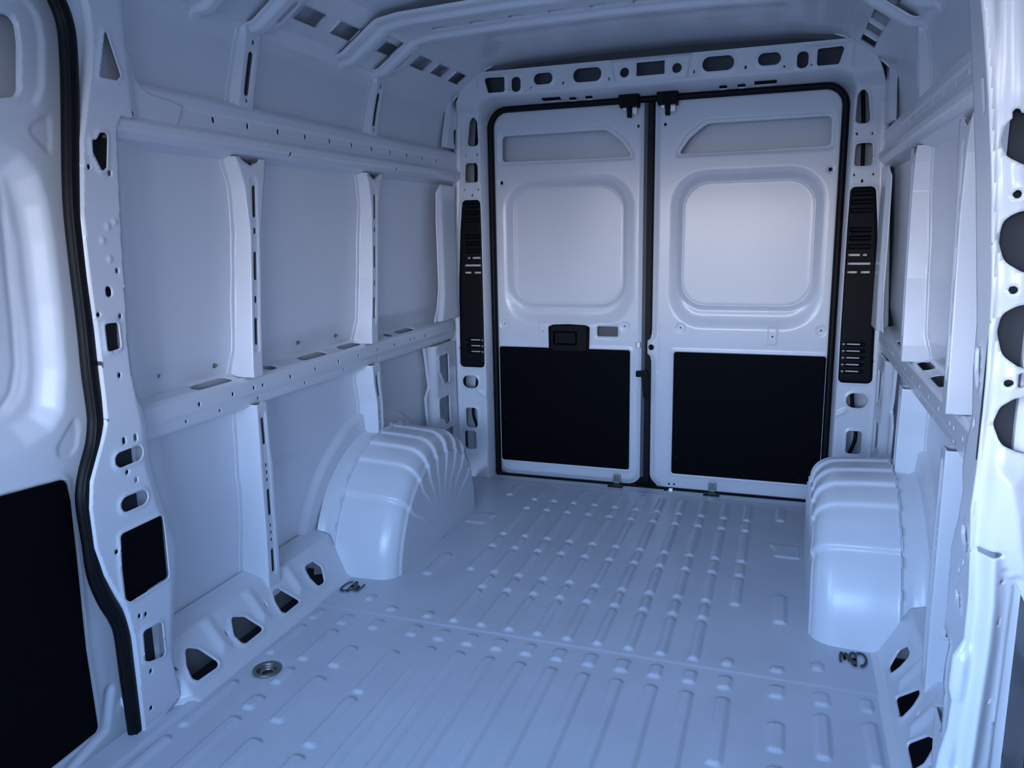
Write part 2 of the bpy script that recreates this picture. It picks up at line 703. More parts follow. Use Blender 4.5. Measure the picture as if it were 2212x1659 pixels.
# ================================================================== SIDE WALLS
SKIN = [(1.12, -0.10), (1.075, 0.06), (1.055, 0.30), (1.045, 0.46), (1.050, 0.50), (1.045, 0.72), (1.045, 0.80), (1.04, 0.84), (1.020, 0.915), (1.015, 1.2),
        (1.000, 1.48), (0.990, 1.66), (0.978, 1.82), (0.965, 1.86)]


def skin_x(z):
    a = np.array(SKIN)
    return np.interp(z, a[:, 1], a[:, 0])


def front_turn(u):
    # the skin turns in to meet the pillar at the side door
    return 0.030 * smooth((-2.03 - u) / 0.15)


def wall_pts(side):
    f, L, s_at = prof_map(SKIN, side, 0.03)

    def g(u, v, h):
        co = f(u, v, h)
        co[:, 0] -= side * front_turn(u)
        return co
    return g, L, s_at


for side, nm in ((-1, 'wall_left'), (1, 'wall_right')):
    g, L, s_at = wall_pts(side)
    fts = []
    # wheelhouse outline pressed in the lower skin
    c0 = s_at(1.05, 0.03)
    arch = [(-0.93 + 0.53 * math.cos(a), c0 + 0.50 * math.sin(a)) for a in np.linspace(0, math.pi, 30)]
    fts.append((poly(arch), -0.022, 0.012))
    sl = s_at(1.02, 0.9)
    w = panel(nm, g, -2.30, 0.0, 0, L, 0.010, feats=fts, flange=0, flip=side > 0)
    tag(w, kind='structure')
    # outer body side that closes the cavities
    box('outer_panel', (side * 1.16 - 0.01, -2.5, -0.12), (side * 1.16 + 0.01, 0.14, 2.1), 'outer', w, 0)
    if side < 0:
        for (y, z) in [(-2.069,0.887),(-1.838,0.876),(-1.411,0.886),(-1.164,0.878)]:
            s_ = lathe('screw', [(0.0005, 0.010), (0.0035, 0.010), (0.004, 0.003), (0.007, 0.003), (0.0075, 0.0)], (-skin_x(z), y, z), (1, 0, 0.15), 'cup', w, 16)

# ---- rails
HY = [-1.985 + 0.15 * i for i in range(0, 13)]
UR = [(0.996, 1.650), (0.962, 1.642), (0.950, 1.628), (0.950, 1.556), (0.934, 1.541), (0.934, 1.518), (0.952, 1.500), (0.985, 1.488), (1.005, 1.480)]
BR = [(1.050, 0.850), (1.035, 0.838), (0.990, 0.826), (0.980, 0.815), (0.980, 0.772), (0.987, 0.760), (0.987, 0.738), (0.994, 0.728), (1.050, 0.720)]
for side, wd in ((-1, 'left'), (1, 'right')):
    f, L, s_at = prof_map(UR, side, 0.008)
    sh = s_at(0.950, 1.583)
    s2 = s_at(0.934, 1.53)
    hl = [rr(y, sh, 0.009, 0.018, 0.004) for y in np.arange(-1.985, -0.25, 0.15)]
    s3 = s_at(0.948, 1.503)
    hl += [rr(y, s_at(0.936, 1.515), 0.009, 0.018, 0.004) for y in (-1.50, -0.765, -0.16)]
    fts = [(rr(-1.0, sh, 2.6, 0.040, 0.01), -0.003, 0.008)]
    o = panel('upper_rail', f, -2.22, -0.10, 0, L, 0.004, holes=hl, feats=fts, flange=0.006, hole_flange=0.002, flip=side > 0)
    box('shade_backing', (side * 0.966 - 0.004, -2.18, 1.51), (side * 0.966 + 0.004, -0.14, 1.62), 'hole_shade', o, 0)  # dark strip painting shade behind the rail holes
    tag(o, 'painted steel rail running along the upper %s wall above the tall window-height panels' % wd, 'rail', 'upper wall rails')
    f, L, s_at = prof_map(BR, side, 0.006)
    sh = s_at(0.980, 0.788)
    sf = s_at(0.987, 0.749)
    ss = s_at(1.012, 0.832)
    hl = [rr(y, sh, 0.009, 0.012, 0.004) for y in [-1.97, -1.825, -1.725, -1.68, -1.53, -1.38, -1.225, -1.08, -0.925, -0.775, -0.625, -0.585, -0.475]]
    hl += [rr(y, sf, 0.007, 0.010, 0.003) for y in (-2.02, -1.88, -1.70, -1.44, -1.18, -0.92, -0.66)]
    for ya, yb in ((-1.955, -1.795), (-1.765, -1.715), (-1.62, -1.57), (-1.425, -1.265), (-1.165, -1.02), (-0.96, -0.91), (-0.80, -0.75), (-0.70, -0.545)):
        hl.append(rr((ya + yb) / 2, ss, yb - ya, 0.034, 0.016))
    fts = [(rr((ya + yb) / 2, ss, yb - ya + .02, 0.05, 0.02), -0.003, 0.008) for ya, yb in ((-1.955, -1.715), (-1.62, -1.57), (-1.425, -1.02), (-0.96, -0.91), (-0.80, -0.545))]
    o = panel('belt_rail', f, -2.24, -0.14, 0, L, 0.004, holes=hl, feats=fts, flange=0.006, hole_flange=0.002, flip=side > 0)
    box('shade_backing', (side * 1.002 - 0.004, -2.18, 0.735), (side * 1.002 + 0.004, -0.2, 0.812), 'hole_shade', o, 0)  # same painted shade behind the waist rail holes
    tag(o, 'painted steel rail along the %s wall at waist height with slots in its top shelf' % wd, 'rail', 'waist-height wall rails')


# ---- posts
def edge_fn(le, re):
    le, re = sorted(le, key=lambda p: p[1]), sorted(re, key=lambda p: p[1])
    lz, ly = [p[1] for p in le], [p[0] for p in le]
    rz, ry = [p[1] for p in re], [p[0] for p in re]

    def f(z):
        a = np.interp(z, lz, ly)
        b = np.interp(z, rz, ry)
        return (a + b) / 2, (b - a) / 2
    return f


def post(name, side, z0, z1, ef, xf, holes, label, group, notch=0, fl_w=0.016, feats=()):
    w0 = 0.030

    def fm(u, v, h):
        c, w_ = ef(v)
        sx = skin_x(v) - 0.004
        fx = xf(v)
        a = np.abs(u)
        sg_ = np.sign(u)
        t = np.clip((a - w0) / 0.05, 0, 1)
        dy = np.where(a < 0.014, a, 0.014 + (np.minimum(a, w0) - 0.014) / 0.016 * (w_ - 0.014)) + 0.006 * t + np.clip(a - w0 - 0.05, 0, 1)
        bulge = 0.0015 * np.sin(v * 31) * (a > w0 + 0.05)
        x = fx + (sx - fx) * t
        return np.stack([side * (x - h), c + sg_ * (dy + bulge), v], -1)
    pb = panel(name, fm, -(w0 + 0.05 + fl_w), w0 + 0.05 + fl_w, z0, z1, 0.003, holes=holes, feats=feats, flange=0.005, hole_flange=0.0015, flip=side > 0)
    zz = np.linspace(z0 + 0.01, z1 - 0.01, 12)
    c_, w_ = ef(zz)
    xx = xf(zz) + 0.012
    q_ = []
    co_ = []
    for c1, x1, zz1 in zip(c_, xx, zz):
        co_ += [(side * x1, c1 - 0.011, zz1), (side * x1, c1 + 0.011, zz1)]
    for i_ in range(11):
        q_.append((2 * i_, 2 * i_ + 1, 2 * i_ + 3, 2 * i_ + 2))
    obj('shade_backing', np_mesh('shade_backing', np.array(co_), np.array(q_)), 'hole_shade', pb)  # dark strip that stands for shade in the post slots
    return tag(pb, label, 'wall post', group)


fx955 = lambda z: np.full(np.shape(z), 0.955)
mA = edge_fn([(-1.751,1.488),(-1.720,1.410),(-1.710,1.273),(-1.724,1.134),(-1.739,0.993),(-1.751,0.864)], [(-1.603,1.499),(-1.626,1.414),(-1.661,1.273),(-1.677,1.131),(-1.694,0.987),(-1.706,0.857)])
mB = edge_fn([(-0.988,1.505),(-0.969,1.445),(-0.957,1.357),(-0.980,1.087),(-1.010,0.878)], [(-0.836,1.505),(-0.872,1.449),(-0.901,1.358),(-0.935,1.084),(-0.962,0.872)])
lA = edge_fn([(-1.738,0.743),(-1.740,0.607),(-1.743,0.547),(-1.746,0.312),(-1.754,0.113)], [(-1.689,0.740),(-1.687,0.593),(-1.681,0.528),(-1.687,0.289),(-1.695,0.085)])
lB = edge_fn([(-1.001,0.735),(-0.998,0.658),(-0.980,0.577),(-0.981,0.460)], [(-0.937,0.724),(-0.937,0.647),(-0.930,0.566),(-0.935,0.448)])
uA = edge_fn([(-1.665,1.838),(-1.700,1.703),(-1.717,1.622)], [(-1.594,1.845),(-1.629,1.714),(-1.649,1.631)])
uB = edge_fn([(-0.871,1.840),(-0.913,1.727),(-0.941,1.634)], [(-0.811,1.842),(-0.853,1.735),(-0.882,1.635)])


def slot(u, za, zb, w=0.014):
    return rr(u, (za + zb) / 2, w, abs(zb - za), w / 2)


for side, wd in ((-1, 'left'), (1, 'right')):
    fr, rr_ = 'nearer the side door', 'nearer the rear doors'
    if side > 0:
        fr, rr_ = 'nearer the camera', 'nearer the rear doors'
    hs = [slot(0, 1.315, 1.412, .015), slot(0, 1.265, 1.285, .011), slot(0, 1.125, 1.212, .015), slot(0, 1.055, 1.077, .011), slot(0, 0.925, 1.010, .015)]
    ft = [(rr(0, 1.17, 0.030, 0.54, 0.012), -0.003, 0.005), (circ(0, 1.494, 0.034), -0.004, 0.01)]
    hA = hs + [circ(0, 1.492, 0.022)]
    post('wall_post', side, 0.826, 1.492, mA, fx955, hA, 'tall flared steel post between the rails of the %s wall, %s' % (wd, fr), 'posts at window height', feats=ft)
    post('wall_post', side, 0.826, 1.492, mB, fx955, hA, 'tall flared steel post between the rails of the %s wall, %s' % (wd, rr_), 'posts at window height', feats=ft)
    dots = [slot(0, z_, z_ + .012, .008) for z_ in (0.475, 0.50, 0.525, 0.27, 0.295, 0.32)]
    hL = [slot(0, 0.60, 0.69, .014), slot(0, 0.36, 0.45, .014), slot(0, 0.165, 0.245, .014)] + dots
    x965 = lambda z: np.full(np.shape(z), 0.965)
    ftl = [(rr(0, 0.43, 0.034, 0.56, 0.012), -0.003, 0.006)]
    post('lower_wall_post', side, 0.08, 0.735, lA, x965, hL, 'long pierced post under the %s waist rail, in front of the wheel arch' % wd, 'posts below the waist rail', feats=ftl)
    post('lower_wall_post', side, 0.40, 0.735, lB, x965, [h_ for h_ in hL], 'short steel post under the %s waist rail, above the wheel arch' % wd, 'posts below the waist rail', feats=ftl)
    xu = lambda z: np.interp(z, [1.6, 1.9], [0.958, 0.945])
    hU = [slot(0, 1.672, 1.802, .020), slot(0, 1.822, 1.836, .009), slot(0, 1.652, 1.662, .009)]
    ftu = [(rr(0, 1.737, 0.036, 0.155, 0.017), -0.004, 0.007)]
    post('upper_wall_post', side, 1.63, 1.875, uA, xu, hU, 'short slotted post above the upper rail of the %s wall, %s' % (wd, fr), 'posts above the upper rail', feats=ftu)
    post('upper_wall_post', side, 1.63, 1.875, uB, xu, hU, 'short slotted post above the upper rail of the %s wall, %s' % (wd, rr_), 'posts above the upper rail', feats=ftu)

# ---- rear quarter posts (smooth, beside the rear frame)
for side, wd in ((-1, 'left'), (1, 'right')):
    def qx(u, v):
        # bulges towards the van interior, rounded along its front edge
        b = 0.945 + 0.03 * smooth((v - 1.5) / 0.15) * 0
        e = -0.335 - 0.05 * smooth((1.0 - v) / 0.25)
        return b + 0.016 * smooth((e + 0.035 - u) / 0.04) ** 1.5

    ol = poly([(-0.30, 1.50), (-0.335, 1.44), (-0.342, 1.30), (-0.342, 1.0), (-0.370, 0.90), (-0.42, 0.825), (-0.155, 0.825), (-0.155, 1.50)], 0.02)
    o = panel('quarter_post', plane_x(qx, side), -0.46, -0.08, 0.84, 1.478, 0.005, outline=ol,
              holes=[circ(-0.265, 1.37, 0.004), circ(-0.263, 1.33, 0.004), circ(-0.275, 1.045, 0.004), circ(-0.273, 1.01, 0.004)], flip=side > 0, flange=0.004)
    tag(o, 'smooth steel post at the rear end of the %s wall, next to the vent' % wd, 'wall post', 'quarter posts')
    ol = poly([(-0.42, 0.735), (-0.40, 0.66), (-0.38, 0.52), (-0.42, 0.47), (-0.40, 0.28), (-0.12, 0.28), (-0.12, 0.735)], 0.02)
    hb = [poly([(-0.33, 0.665), (-0.215, 0.665), (-0.215, 0.52), (-0.27, 0.52), (-0.33, 0.60)], 0.012),
          poly([(-0.34, 0.455), (-0.22, 0.455), (-0.22, 0.31), (-0.27, 0.31), (-0.29, 0.34), (-0.34, 0.36)], 0.012)]
    o = panel('quarter_bracket', plane_x(lambda u, v: 0.985 + 0.03 * smooth((-0.34 - u) / 0.05), side), -0.45, -0.12, 0.27, 0.718, 0.0045,
              outline=ol, holes=hb, feats=[(hb[0], 0.006, 0.008, 'rim'), (hb[1], 0.006, 0.008, 'rim')], flip=side > 0, flange=0.012)
    tag(o, 'pierced steel bracket above the %s wheel arch, beside the rear frame' % wd, 'bracket', 'quarter brackets')
    ol = poly([(-0.235, 1.62), (-0.215, 1.70), (-0.15, 1.88), (0.0, 1.88), (0.0, 1.62)], 0.01)
    h1 = rr(-0.115, 1.70, 0.055, 0.09, 0.02)
    o = panel('corner_gusset', plane_x(0.945, side), -0.25, 0.0, 1.655, 1.90, 0.0045, outline=ol, holes=[h1],
              feats=[(line([(-0.14, 1.62), (-0.09, 1.88)], 0.006), 0.004, 0.006, 'rim')], flip=side > 0, flange=0.03)
    tag(o, 'short steel gusset in the upper %s corner between the wall and the rear frame' % wd, 'gusset', 'upper corner gussets')

# ---- sills with triangular openings
SILL = [(0.880, 0.000), (0.905, 0.012), (0.985, 0.150), (1.060, 0.172)]
sill_px = [[(-2.142,0.121),(-2.122,0.112),(-2.100,0.096),(-2.064,0.031),(-2.073,0.021),(-2.156,0.025),(-2.169,0.039),(-2.165,0.077)],
           [(-1.948,0.120),(-1.898,0.094),(-1.859,0.033),(-1.866,0.026),(-1.948,0.025),(-1.961,0.036),(-1.972,0.068)],
           [(-1.748,0.112),(-1.718,0.106),(-1.662,0.030),(-1.666,0.025),(-1.746,0.024),(-1.760,0.037),(-1.762,0.075)],
           [(-1.566,0.115),(-1.509,0.112),(-1.483,0.077),(-1.508,0.027),(-1.551,0.029),(-1.566,0.069)]]
for side, wd in ((-1, 'left'), (1, 'right')):
    f_, L, s_at = prof_map(SILL[::-1], side, 0.012)

    def f(u, v, h, f_=f_, side=side):
        co = f_(u, v, h)
        co[:, 0] += side * 0.055 * smooth((-2.185 - u) / 0.05)
        return co
    s0 = s_at(0.905, 0.012)
    hl = [poly([(p[0], s0 - p[1]) for p in px], 0.014) for px in sill_px]
    ft = [(h_, 0.004, 0.010, 'rim') for h_ in hl]
    for yb in (-2.235, -2.035, -1.845, -1.645):
        ft.append((poly([(yb - 0.035, s_at(0.985, 0.15) - 0.02), (yb + 0.035, s_at(0.985, 0.15) - 0.02), (yb + 0.055, s0 - 0.03), (yb - 0.015, s0 - 0.03)], 0.02), 0.009, 0.04))
        hl.append(rr(yb + 0.045, s0 - 0.085, 0.004, 0.018, 0.002))
    o = panel('side_sill', f, -2.34, -1.36, 0, L, 0.0045, holes=hl, feats=ft, flange=0.010, flip=side < 0)
    tag(o, 'sloping steel sill along the foot of the %s wall with a row of triangular openings' % wd, 'sill', 'side sills')
    box('hole_shade', (side * 1.03 - 0.13, -2.3, -0.11), (side * 1.03 + 0.13, -1.3, -0.10), 'outer', o, 0)  # dark closures added to keep daylight out of the sill openings
    box('hole_shade', (side * 1.06 - 0.11, -2.225, -0.10), (side * 1.06 + 0.11, -2.22, 0.12), 'outer', o, 0)
    box('hole_shade', (side * 1.04 - 0.13, -1.36, -0.10), (side * 1.04 + 0.13, -1.355, 0.0), 'outer', o, 0)
    box('hole_shade', (side * 0.898 - 0.004, -2.26, -0.10), (side * 0.898 + 0.004, -1.3, -0.004), 'outer', o, 0)

# ================================================================== WHEEL ARCHES
ARCH = [(0.0, -1.385), (0.10, -1.365), (0.20, -1.325), (0.30, -1.262), (0.37, -1.185), (0.415, -1.11), (0.442, -1.03), (0.452, -0.93),
        (0.447, -0.83), (0.425, -0.74), (0.385, -0.665), (0.32, -0.60), (0.22, -0.55), (0.11, -0.522), (0.0, -0.51)]


def wheel_arch(side, wd):
    P = catmull([(y, z) for z, y in ARCH], 22)          # outer silhouette (Y, Z)
    # inner silhouette is smaller
    c = np.array([-0.93, 0.0])
    t = np.linspace(0, 1, len(P))
    rows = []
    nP = len(P)
    Lp = np.concatenate([[0], np.cumsum(np.hypot(*np.diff(P, axis=0).T))])
    Lp /= Lp[-1]
    # ridges pressed across the cover: (position, height, width)
    rid = [(0.22, 0.006, 0.010), (0.33, 0.005, 0.010), (0.40, 0.006, 0.008), (0.47, 0.005, 0.008), (0.55, 0.006, 0.008), (0.63, 0.005, 0.008), (0.71, 0.006, 0.008), (0.80, 0.005, 0.008)]
    hgt = sum(h * 0.75 * np.tanh((Lp - p) / 0.004) * np.exp(-((Lp - p) / 0.028) ** 2) for p, h, w in rid)
    T = np.gradient(P, axis=0)
    T /= np.linalg.norm(T, axis=1)[:, None]
    Nn = np.stack([-T[:, 1], T[:, 0]], -1)
    if Nn[nP // 2, 1] < 0:
        Nn = -Nn
    sec = [(0.965, 1.012, 1), (0.962, 1.004, 1), (0.952, 1.0, 1.0), (0.90, 0.995, 1), (0.85, 0.988, 1), (0.80, 0.978, 1)]
    # rounded shoulder radius
    for a in np.linspace(0, math.pi / 2, 9)[1:]:
        sec.append((0.80 - 0.082 * math.sin(a), 0.978 - 0.17 * (1 - math.cos(a)), 1))
    last = sec[-1]
    for k in (0.80, 0.78, 0.74, 0.66, 0.55, 0.40, 0.2, 0.02):
        if k < last[1]:
            sec.append((0.712, k, max(0, (k - 0.45) / 0.4)))
    co = []
    fade = np.clip(np.minimum(P[:, 1] / 0.10, 1), 0, 1)
    for (x, k, am) in sec:
        # scale towards the base centre; near the floor keep the walls closer to vertical
        kz = k
        ky = 1 - (1 - k) * 0.75 if k > 0.6 else k
        q = np.stack([c[0] + (P[:, 0] - c[0]) * ky, P[:, 1] * kz], -1) + Nn * (hgt * am * fade)[:, None]
        q[:, 1] = np.maximum(q[:, 1], -0.004)
        lat = 1.0 if x <= 0.72 else (0.0 if x >= 0.80 else (0.80 - x) / 0.08)
        co.append(np.stack([side * (x - hgt * am * fade * lat), q[:, 0], q[:, 1]], -1))
    n = nP
    co = np.concatenate(co)
    I = np.arange(len(sec) * n).reshape(len(sec), n)
    q = np.stack([I[:-1, :-1], I[:-1, 1:], I[1:, 1:], I[1:, :-1]], -1).reshape(-1, 4)
    o = obj('wheel_arch', np_mesh('wheel_arch', co, q), 'paint')
    tag(o, 'painted steel wheel arch cover on the floor against the %s wall' % wd, 'wheel arch', 'wheel arches')
    # welded seam flange with tabs along the outer edge
    F, quad = [], []
    m0, m1 = int(n * 0.08), int(n * 0.9)
    for i in range(m0, m1):
        lift = 0.008 + (0.010 if (i // 6) % 3 == 0 else 0.0)
        for d in (0.0, lift):
            p = P[i] + Nn[i] * d
            F.append((side * (0.958 + 0.2 * d), p[0], p[1]))
    for i in range(m1 - m0 - 1):
        quad.append((2 * i, 2 * i + 1, 2 * i + 3, 2 * i + 2))
    obj('seam_flange', np_mesh('seam_flange', np.array(F), np.array(quad), smooth=False), 'paint', o)
    # outer half of the wheelhouse against the skin
    ring = catmull([(y, z) for z, y in ARCH], 6)
    cc = []
    for x, k in ((0.962, 1.0), (0.985, 1.0), (1.01, 1.0), (1.035, 1.04)):
        cc.append(np.stack([np.full(len(ring), side * x), c[0] + (ring[:, 0] - c[0]) * k, ring[:, 1] * k], -1))
    I = np.arange(4 * len(ring)).reshape(4, -1)
    q = np.stack([I[:-1, :-1], I[:-1, 1:], I[1:, 1:], I[1:, :-1]], -1).reshape(-1, 4)
    obj('outer_wheelhouse', np_mesh('outer_wheelhouse', np.concatenate(cc), q), 'paint', o)
    return o


wheel_arch(-1, 'left')
wheel_arch(1, 'right')

# ================================================================== ROOF
# roof skin
ROOF = [(0.975, 1.850), (0.955, 1.905), (0.90, 1.965), (0.80, 2.005), (0.60, 2.030), (0.30, 2.042), (0.0, 2.046)]
f, L, s_at = prof_map([(-x, z) for x, z in ROOF] + [(x, z) for x, z in ROOF[::-1][1:]], 1, 0.05)
rf = [(rr(y, L / 2, 0.10, 1.15, 0.03), -0.006, 0.03) for y in (-0.55, -1.35, -1.95)]
ceil = panel('ceiling', f, -5.0, 0.02, 0, L, 0.02, feats=rf, flange=0)
tag(ceil, kind='structure')

box('outer_skin', (-1.2, -5.1, 2.12), (1.2, 0.15, 2.14), 'outer', ceil, 0)
box('outer_skin', (-1.2, -5.1, -0.24), (1.2, 0.15, -0.22), 'outer', fl, 0)

# slanted roof side rails with square openings
RR = [(0.980, 1.842), (0.955, 1.868), (0.930, 1.893), (0.805, 1.982), (0.780, 2.002), (0.700, 2.035)]
sq = [[(-1.515,0.107),(-1.399,0.111),(-1.380,0.050),(-1.499,0.051)], [(-1.310,0.112),(-1.194,0.112),(-1.170,0.051),(-1.295,0.054)],
      [(-1.001,0.112),(-0.899,0.114),(-0.885,0.057),(-0.992,0.058)], [(-0.730,0.119),(-0.624,0.120),(-0.594,0.055),(-0.706,0.058)],
      [(-0.543,0.120),(-0.438,0.121),(-0.417,0.061),(-0.534,0.066)], [(-0.359,0.122),(-0.261,0.124),(-0.237,0.064),(-0.340,0.060)]]
for side, wd in ((-1, 'left'), (1, 'right')):
    f, L, s_at = prof_map(RR, side, 0.012)
    s0 = s_at(0.930, 1.893)
    hl = []
    for p in sq:
        ys = [a[0] for a in p]
        ss_ = [a[1] for a in p]
        hl.append(rr(sum(ys) / 4, s0 + sum(ss_) / 4, (max(ys) - min(ys)) * 0.93, (max(ss_) - min(ss_)) * 0.93, 0.006))
    hl += [rr(-1.86, s0 + .055, .09, .07, .006), rr(-2.06, s0 + .055, .09, .07, .006)]
    o = panel('roof_side_rail', f, -2.9, -0.14, 0, L, 0.0055, holes=hl, flange=0.008, flip=side > 0)
    tag(o, 'slanted steel rail along the %s edge of the roof with a row of square openings' % wd, 'rail', 'roof side rails')


# roof bows
def roof_bow(y0, label):
    arm = [(-0.985, 1.850), (-0.962, 1.872), (-0.925, 1.872), (-0.78, 1.972), (-0.70, 1.985), (-0.35, 1.998), (0, 2.002)]
    pts = arm + [(-x, z) for x, z in arm[::-1][1:]]
    f, L, s_at = prof_map(pts, 1, 0.05)
    ol_w = 0.155
    hl, ft = [], []
    for k in range(-4, 5):
        hl.append(rr(y0 + 0.035, L / 2 + (k - 0.35) * 0.148, 0.032, 0.052, 0.003))
        ft.append((rr(y0 + 0.035, L / 2 + (k - 0.1) * 0.148, 0.05, 0.12, 0.008), -0.004, 0.01))
    for sgn in (-1, 1):
        c_ = L / 2 + sgn * (L / 2 - s_at(-0.87, 1.91))
        hl.append(rr(y0, c_, 0.15, 0.17, 0.006))
    for dy in (-0.115, 0.115):
        ft.append((rr(y0 + dy, L / 2, 0.062, L * 1.1, 0.005), 0.016, 0.016))
    for dy in (0.165, -0.165 + 0.33 - 0.23):
        pass
    for sgn in (-1, 1):
        for a_, b_ in ((0.10, 0.19), (0.235, 0.33)):
            c_ = (a_ + b_) / 2 if sgn < 0 else L - (a_ + b_) / 2
            hl.append(rr(y0 + 0.163, c_, 0.020, b_ - a_, 0.010))
            ft.append((rr(y0 + 0.163, c_, 0.034, b_ - a_ + 0.014, 0.016), 0.004, 0.008, 'rim'))
    o = panel('roof_bow', f, y0 - 0.19, y0 + 0.19, 0, L, 0.005, holes=hl, feats=ft, flange=0.012)
    tag(o, label, 'roof bow', 'roof bows')


roof_bow(-0.985, 'wide painted steel bow crossing the roof nearest the rear doors')
roof_bow(-1.74, 'painted steel bow crossing the roof nearer the camera, only its end shows')


# ================================================================== REAR FRAME (wall_back)
def frame_y(u, v):
    a = np.abs(u)
    y = np.full(u.shape, -0.095)
    # header stands further in than the pillars
    y -= 0.055 * smooth((v - 1.80) / 0.07)
    # the frame rolls back towards the door seal
    qx, qz = a - 0.720, np.maximum(v - 1.765, -5)
    d = np.where(v < 1.765, a - 0.818, np.hypot(np.maximum(a - 0.741, 0), np.maximum(qz, 0)) - 0.077)
    top = smooth((v - 1.76) / 0.08)
    y += (0.065 + 0.065 * top) * (1 - smooth((d - 0.001) / (0.012 + 0.026 * top)))
    # lower pillar foot flares
    y += 0.02 * smooth((0.42 - v) / 0.06) * 0
    return y


HDR = []
for s_ in (-1, 1):
    HDR += [poly([(s_ * 0.675, 1.893), (s_ * 0.758, 1.893), (s_ * 0.778, 1.962), (s_ * 0.675, 1.959)], 0.010), rr(s_ * 0.620, 1.922, 0.044, 0.066, 0.020),
            rr(s_ * 0.490, 1.937, 0.090, 0.050, 0.024), rr(s_ * 0.284, 1.937, 0.130, 0.060, 0.029), circ(s_ * 0.1135, 1.931, 0.0205)]
HDR.append(rr(0, 1.939, 0.122, 0.056, 0.003))
SM = []
for s_ in (-1, 1):
    SM += [rr(s_ * 0.476, 1.860, 0.092, 0.008, 0.003), rr(s_ * 0.377, 1.857, 0.035, 0.007, 0.003), rr(s_ * 0.300, 1.857, 0.035, 0.007, 0.003),
           rr(s_ * 0.185, 1.912, 0.006, 0.016, 0.002), rr(s_ * 0.395, 1.912, 0.006, 0.016, 0.002), rr(s_ * 0.655, 1.90, 0.006, 0.012, 0.002), rr(s_ * 0.55, 1.903, 0.006, 0.012, 0.002)]
PIL = []
for s_ in (-1, 1):
    PIL += [poly([(s_ * 0.836, 1.665), (s_ * 0.896, 1.665), (s_ * 0.880, 1.78), (s_ * 0.862, 1.805), (s_ * 0.840, 1.78)], 0.018),
            poly([(s_ * 0.842, 1.495), (s_ * 0.914, 1.495), (s_ * 0.908, 1.588), (s_ * 0.845, 1.586)], 0.014),
            rr(s_ * 0.916, 0.498, 0.088, 0.066, 0.032),
            rr(s_ * 0.915, 0.308, 0.064, 0.106, 0.016), rr(s_ * 0.925, 0.188, 0.066, 0.098, 0.016),
            rr(s_ * 0.905, 1.625, 0.005, 0.014, 0.002), rr(s_ * 0.848, 1.625, 0.005, 0.014, 0.002), rr(s_ * 0.878, 1.435, 0.008, 0.014, 0.003),
            rr(s_ * 0.920, 1.46, 0.005, 0.012, 0.002), rr(s_ * 0.845, 1.46, 0.005, 0.012, 0.002)]
VENT = [(0.834, 1.412), (0.932, 1.412), (0.948, 1.26), (0.964, 1.0), (0.972, 0.575), (0.834, 0.575), (0.832, 0.80), (0.832, 1.0), (0.832, 1.26)]
VH = [poly([(s_ * x, z) for x, z in VENT], 0.022) for s_ in (-1, 1)]
opening = poly([(-0.818, -0.2), (0.818, -0.2), (0.818, 1.843), (-0.818, 1.843)], [0.01, 0.01, 0.085, 0.085])
ft = [(h_, 0.004, 0.008, 'rim') for h_ in HDR + PIL[0:5] + PIL[10:15] + VH]
ft += [(rr(s_ * 0.716, 1.926, 0.20, 0.105, 0.012), 0.004, 0.008) for s_ in (-1, 1)]
ft += [(poly([(-0.18, 1.99), (-0.16, 1.885), (0.16, 1.885), (0.18, 1.99)], 0.01), 0.010, 0.012)]
ft += [(line([(s_ * 0.945, 1.75), (s_ * 0.985, 0.9), (s_ * 0.985, 0.1)], 0.002), 0.005, 0.006, 'rim') for s_ in (-1, 1)]
ft += [(line([(s_ * 0.87, 0.45), (s_ * 0.82, 0.42)], 0.002), 0.006, 0.008, 'rim') for s_ in (-1, 1)]
frame_ol = poly([(-1.03, -0.05), (1.03, -0.05), (1.02, 0.80), (0.985, 1.45), (0.95, 1.80), (0.90, 1.92), (0.80, 1.990), (-0.80, 1.990), (-0.90, 1.92), (-0.95, 1.80), (-0.985, 1.45), (-1.02, 0.80)], 0.02)
wb = panel('wall_back', plane_y(frame_y), -1.04, 1.04, -0.05, 1.992, 0.0045, outline=frame_ol, holes=[opening] + HDR + SM + PIL + VH, feats=ft, flange=0.010, hole_flange=0.010)
tag(wb, kind='structure')
# what can be seen inside the hollow frame
box('outer_skin', (-1.2, 0.13, -0.2), (1.2, 0.15, 2.15), 'outer', wb, 0)
box('header_back', (-1.0, -0.04, 1.87), (1.0, -0.03, 2.05), 'outer', wb, 0)
for s_ in (-1, 1):
    o = box('pillar_reinforcement', (s_ * 0.90 - 0.10, 0.045, 0.0), (s_ * 0.90 + 0.10, 0.05, 1.86), 'paint', wb, 0)
    cable = sweep('wiring', catmull([(s_ * 0.895, -0.03, 0.05), (s_ * 0.90, -0.045, 0.22), (s_ * 0.925, -0.05, 0.33), (s_ * 0.90, -0.04, 0.50), (s_ * 0.88, -0.03, 0.8), (s_ * 0.88, -0.035, 1.5), (s_ * 0.86, -0.03, 1.85)], 6),
                  ell(0.008, 0.008, 8), (0, -1, 0), 'rubber', wb)

# threshold between the floor and the doors
th = box('trim_1', (-0.81, -0.13, -0.10), (0.81, 0.03, -0.028), 'floor', None, 0.004)
tag(th, kind='structure')


